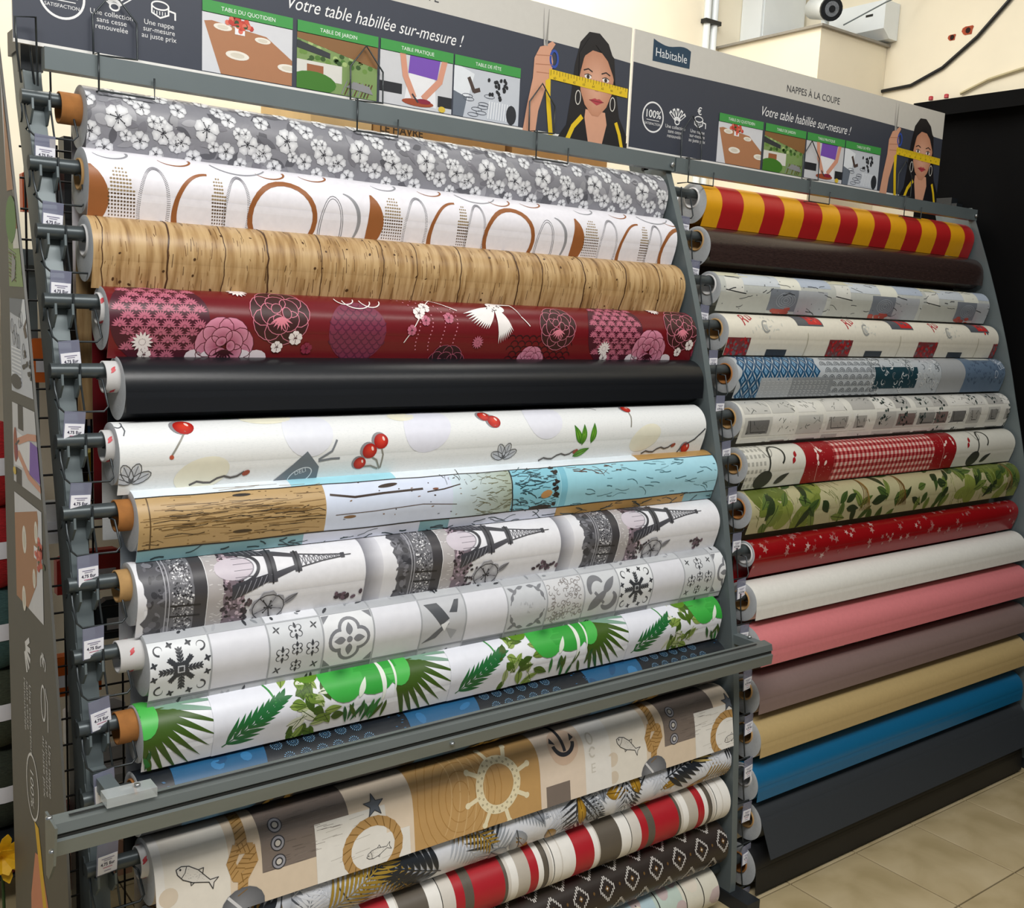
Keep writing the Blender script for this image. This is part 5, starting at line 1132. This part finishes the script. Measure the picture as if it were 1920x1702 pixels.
for i, s in enumerate(('Une collection', 'sans cesse', 'renouvelée')): p.text(s, .13-.02*i, .77, .022, '#d6d6d6', 2, rot=-PI/2)
for i, s in enumerate(('Une nappe', 'sur-mesure', 'au juste prix')): p.text(s, .265-.02*i, .71, .022, '#d6d6d6', 2, rot=-PI/2)
p.ring(.14, .58, .045, .06, .005, '#e8e8e8', 2); p.text('100%', .125, .615, .035, '#e8e8e8', 2, rot=-PI/2)
p.add([(.09, .02), (.11, .36), (.15, .46), (.19, .47), (.24, .40), (.27, .26), (.28, .02)], '#d98a6c', 2); p.add([(.15, .52), (.18, .52), (.34, .10), (.31, .10)], '#e8b91e', 3)
p.build('panel_print', sfn, M['print_sign'], sp)

# ------------------------------------------------------------------ things behind and around
def carton(x, y, z, sx, sy, sz, m, label, txt=None):
    e = thing('carton', label, 'box', (x, y, z), 'cartons behind the header sign')
    mb = MB(); mb.box((0, 0, 0), (sx, sy, sz)); b = mb.build('carton_body', m, e)
    mb = MB(); mb.box((0, -.0012, sz*.88), (sx, -.0002, sz*.93)); mb.build('packing_tape', mat('tape', '#c9a876', .3), e)
    if txt:
        p = Print(sx, 0, sz); p.text(txt, .018, .362, .030, '#3a2a18', 1, bold=.02); p.build('carton_print', lambda u, t, o: (u, -o, t), M['print_sign'], e)
carton(0.75, .72, 1.53, .17, .3, .52, M['carton_l'], 'pale carton behind the left header sign')
carton(0.925, .72, 1.53, .42, .3, .52, M['carton'], 'brown carton lettered LE HAVRE behind the left header sign', 'LE HAVRE')
carton(1.37, .72, 1.53, .36, .3, .52, M['carton'], 'brown carton behind the gap between the header signs')
bg = thing('plastic_bag', 'clear bluish plastic bag lying behind the red and yellow roll', 'bag', (1.95, .62, 1.53))
mb = MB(); g = random.Random(5); n = 16; v = []
for i in range(n+1):
    th = PI*i/n
    for j in range(24): a = 2*PI*j/24; k = 1+.12*math.sin(3*a+i)+.06*g.uniform(-1, 1); v.append((.26*math.sin(th)*math.cos(a)*k, .12*math.sin(th)*math.sin(a)*k, .15-.15*math.cos(th)*k))
mb.add(v, [(i*24+j, i*24+(j+1) % 24, (i+1)*24+(j+1) % 24, (i+1)*24+j) for i in range(n) for j in range(24)], 0, True)
mb.build('film', mat('bluish_film', '#c3ccd8', .2, 0, .15, 14, .3), bg)
mb = MB(); mb.box((0, 0, 0), (.30, .25, .34)); o = mb.build('white_box', M['white_pl'], None, (2.22, .62, 1.53)); tag(o, 'plain white box behind the right header sign', 'box')
mb = MB(); mb.tube([(2.20, .5, 1.53), (2.19, .5, 1.72), (2.21, .5, 1.80), (2.26, .5, 1.72), (2.28, .5, 1.53)], .006, 8); tag(mb.build('black_cable', M['black_pl']), 'looped black cable behind the red and yellow roll', 'cable')
mb = MB(); mb.box((0, 0, 0), (.36, .25, .30)); mb.box((.02, .02, .30), (.34, .23, .315)); tag(mb.build('black_crate', M['black_pl'], None, (2.62, .62, 1.53)), 'black crate behind the right end of the right rack', 'box')

# packets hanging behind the wire grid
cols = ['#d2541e', '#e8e8ea', '#c42a24', '#e2702a', '#3f78b5', '#e6d24a', '#f0f0f0', '#b5302a', '#2f3a44', '#dd6a22', '#e4e4e8', '#c9c9cc', '#7a2a30', '#e8b9a0']
cw = ['orange', 'white', 'red', 'light orange', 'blue', 'yellow', 'bright white', 'brick red', 'slate', 'deep orange', 'off white', 'pale grey', 'maroon', 'peach']
for i, c in enumerate(cols):
    z = 1.60-.108*i; x = .10+.06*(i % 3)
    e = thing('product_packet', cw[i]+' product packet hanging behind the wire grid', 'packet', (x, .47, z), 'packets behind the grid')
    mb = MB(); w2 = .06+.012*(i % 2); pts = [(-w2, 0), (w2, 0), (w2, .07), (w2*.6, .085), (-w2*.6, .085), (-w2, .07)]
    mb.prism(pts, lambda q, d: (q[0], d, q[1]), 0, .025); mb.build('packet_body', mat('packet_'+str(i), c, .4, 0, .1, 30), e)
    mb = MB(); mb.box((-w2*.6, -.001, .02), (w2*.6, -.0002, .045)); mb.build('packet_label', M['paper'], e)

# yarn skeins, thread spools and a flower past the side panel
st2 = thing('bargain_stand', 'low dark stand carrying yarn and thread beyond the side panel', 'stand', (.05, .92, 0))
for z in (.085, .150):
    mb = MB(); mb.box((-.14, -.14, z), (.10, .10, z+.008)); mb.build('stand_board', M['metal_dark'], st2)
for (dx, dy) in ((-.135, -.135), (.095, -.135), (-.135, .095), (.095, .095)):
    mb = MB(); mb.box((dx-.004, dy-.004, 0), (dx+.004, dy+.004, .16)); mb.build('stand_leg', M['metal_dark'], st2)
yx = [(.95, '#b01f22', 'bright red'), (.755, '#a51c20', 'deep red'), (.56, '#3d5a58', 'teal'), (.365, '#3a4030', 'olive green'), (.16, '#2f3528', 'dark green')]
for i, (z, c, nm) in enumerate(yx):
    e = thing('yarn_skein', nm+' yarn skein with a white paper band beyond the side panel', 'yarn', (.05, .92, z), 'yarn skeins stacked beyond the side panel')
    mb = MB(); mb.lathe([(.03, 0), (.052, .012), (.066, .05), (.07, .10), (.066, .15), (.052, .186), (.03, .196)], 20, 0); mb.build('yarn', mat('yarn_'+nm, c, .9, 0, .3, 90, .6, (1, 1, 6)), e)
    mb = MB(); mb.lathe([(.0705, .08), (.0715, .10), (.0705, .12)], 20, 0, cap=False); mb.build('paper_band', M['paper'], e)
for i, (x, y, c, nm) in enumerate(((.0, .81, '#5a1620', 'wine red'), (.045, .80, '#6b1a24', 'crimson'), (.02, .86, '#1f6b35', 'green'), (.075, .85, '#d2601e', 'orange'))):
    e = thing('thread_spool', nm+' thread spool with a white top below the yarn skeins', 'spool', (x, y, .094), 'thread spools')
    mb = MB(); mb.lathe([(.012, 0), (.022, .004), (.022, .034), (.012, .038)], 16, 0); mb.build('thread', mat('thread_'+nm, c, .7, 0, .2, 120, .3), e)
    mb = MB(); mb.lathe([(.016, .038), (.016, .042), (.006, .043)], 16, 0); mb.build('spool_top', M['white_pl'], e)
fw = thing('artificial_flower', 'yellow artificial flower beyond the foot of the side panel', 'flower', (-.036, .42, .34))
for ring_, (n, ln, tl) in enumerate(((9, .055, .3), (8, .04, .8))):
    for k in range(n):
        a = 2*PI*k/n+.2*ring_; c, s = math.cos(a), math.sin(a); v = []
        for (f, wd) in ((0, .004), (.4, .011), (.8, .009), (1, .001)):
            for sg in (-1, 1): v.append((ln*f*c*math.cos(tl)-sg*wd*s, -ln*f*math.sin(tl)-.002, ln*f*s*math.cos(tl)+sg*wd*c))
        v2 = [(x, y+.0012, z) for x, y, z in v]; mb = MB(); mb.add(v+v2, [(0, 1, 3, 2), (2, 3, 5, 4), (4, 5, 7, 6), (8, 10, 11, 9), (10, 12, 13, 11), (12, 14, 15, 13), (0, 2, 10, 8), (2, 4, 12, 10), (4, 6, 14, 12), (1, 9, 11, 3), (3, 11, 13, 5), (5, 13, 15, 7)]); mb.build('petal', M.setdefault('petal', mat('yellow_petal', '#e6b414', .6, 0, .15, 60)), fw)
mb = MB(); mb.tube([(0, .0, 0), (.005, .02, -.12), (0, .03, -.34)], .003, 6); mb.build('stem', mat('flower_stem', '#2c4a1f', .7), fw)

# things high on the walls
pp = thing('wall_pipe', 'pair of white pipes running up the back wall behind the corner duct', 'pipe', (2.64, 1.19, 2.0))
for dx in (-.022, .018):
    mb = MB(); mb.tube([(dx, 0, -.5), (dx, 0, 1.2)], .014, 12); mb.build('pipe', M['white_pl'], pp)
mb = MB(); mb.box((-.045, -.018, .56), (.04, .01, .575)); mb.build('pipe_clip', M['black_pl'], pp)
eb = thing('wall_unit', 'white electrical cabinet on the back wall above the corner duct', 'cabinet', (2.82, 1.198, 2.53))
mb = MB(); mb.box((0, -.10, 0), (.26, 0, .40)); mb.build('cabinet_body', M['white_pl'], eb)
mb = MB(); mb.box((.012, -.103, .01), (.248, -.1002, .39)); mb.build('cabinet_door', M['white_pl'], eb)
mb = MB(); mb.box((.03, -.1045, .165), (.07, -.1032, .178)); mb.build('name_plate', M['black_pl'], eb)
mb = MB(); mb.box((.19, -.1045, .20), (.225, -.1032, .206)); mb.build('red_mark', mat('red_mark', '#b5505a', .5), eb)
cc = thing('security_camera', 'white bullet security camera with a black ringed lens on the duct corner', 'camera', (2.80, .78, 2.49))
mb = MB(); mb.lathe([(.03, 0), (.03, .012), (.012, .02), (.012, .05)], 16, 0); mb.build('mount', M['white_pl'], cc)
ax_ = Vector((-.45, -.85, -.25)).normalized()
mb = MB(); p0 = Vector((.0, .01, .085)); mb.tube([p0-ax_*.10, p0-ax_*.095, p0+ax_*.05], [.026, .036, .038], 20); mb.build('camera_body', M['white_pl'], cc)
mb = MB(); mb.tube([p0+ax_*.0505, p0+ax_*.062], [.041, .041], 20); lr = mb.build('lens_ring', M['black_pl'], cc)
mb = MB(); mb.tube([p0+ax_*.0622, p0+ax_*.064], [.026, .026], 20); mb.build('led_ring', mat('led_ring', '#6b7076', .4, 0, .4, 300), lr)
mb = MB(); mb.tube([p0+ax_*.0642, p0+ax_*.066], [.012, .012], 16); mb.build('lens', M['black_pl'], lr)
wbx = thing('wall_unit', 'white sloped plastic unit on the right wall beside the security camera', 'wall unit', (3.098, .86, 2.50))
mb = MB(); mb.prism([(0, .0), (-.05, -.0), (-.09, .03), (-.09, .13), (0, .13)], lambda q, d: (q[0], d, q[1]), -.18, .10); mb.build('unit_body', M['white_pl'], wbx)
mb = MB(); mb.box((-.0915, -.13, .08), (-.0902, -.10, .088)); mb.build('vent_slot', M['black_pl'], wbx)
mb = MB(); mb.tube([(3.092, .93, 2.34), (3.09, .87, 2.352), (3.092, .80, 2.335), (3.092, .72, 2.325), (3.092, .6, 2.33), (3.092, .48, 2.375), (3.092, .36, 2.46), (3.092, .26, 2.56), (3.092, .16, 2.68)], .0065, 8); tag(mb.build('black_cable', M['black_pl']), 'thick black cable curving up the cream wall above the curtain', 'cable')
mb = MB(); mb.tube([(2.85, .74, 2.52), (2.95, .64, 2.60), (3.09, .55, 2.68)], .0025, 6); tag(mb.build('thin_cable', M['metal']), 'thin grey cable running from the security camera to the wall', 'cable')
mb = MB(); mb.tube([(3.09, .40, 2.275), (3.09, .30, 2.31), (3.09, .12, 2.34), (3.09, -.1, 2.35)], .005, 6); tag(mb.build('beige_cable', mat('beige_cable', '#c2b58e', .5)), 'beige cable on the cream wall just above the curtain', 'cable')
for i, y in enumerate((.50, .44)):
    mb = MB(); mb.lathe([(.008, 0), (.008, .012), (.005, .014)], 10, 0, (3.07, y, 2.262)); tag(mb.build('red_pin', mat('red_pin', '#b5303a', .4)), ('small red pin at the far end of the curtain top', 'small red pin on the curtain top beside the beige cable')[i], 'pin', 'red pins on the curtain')
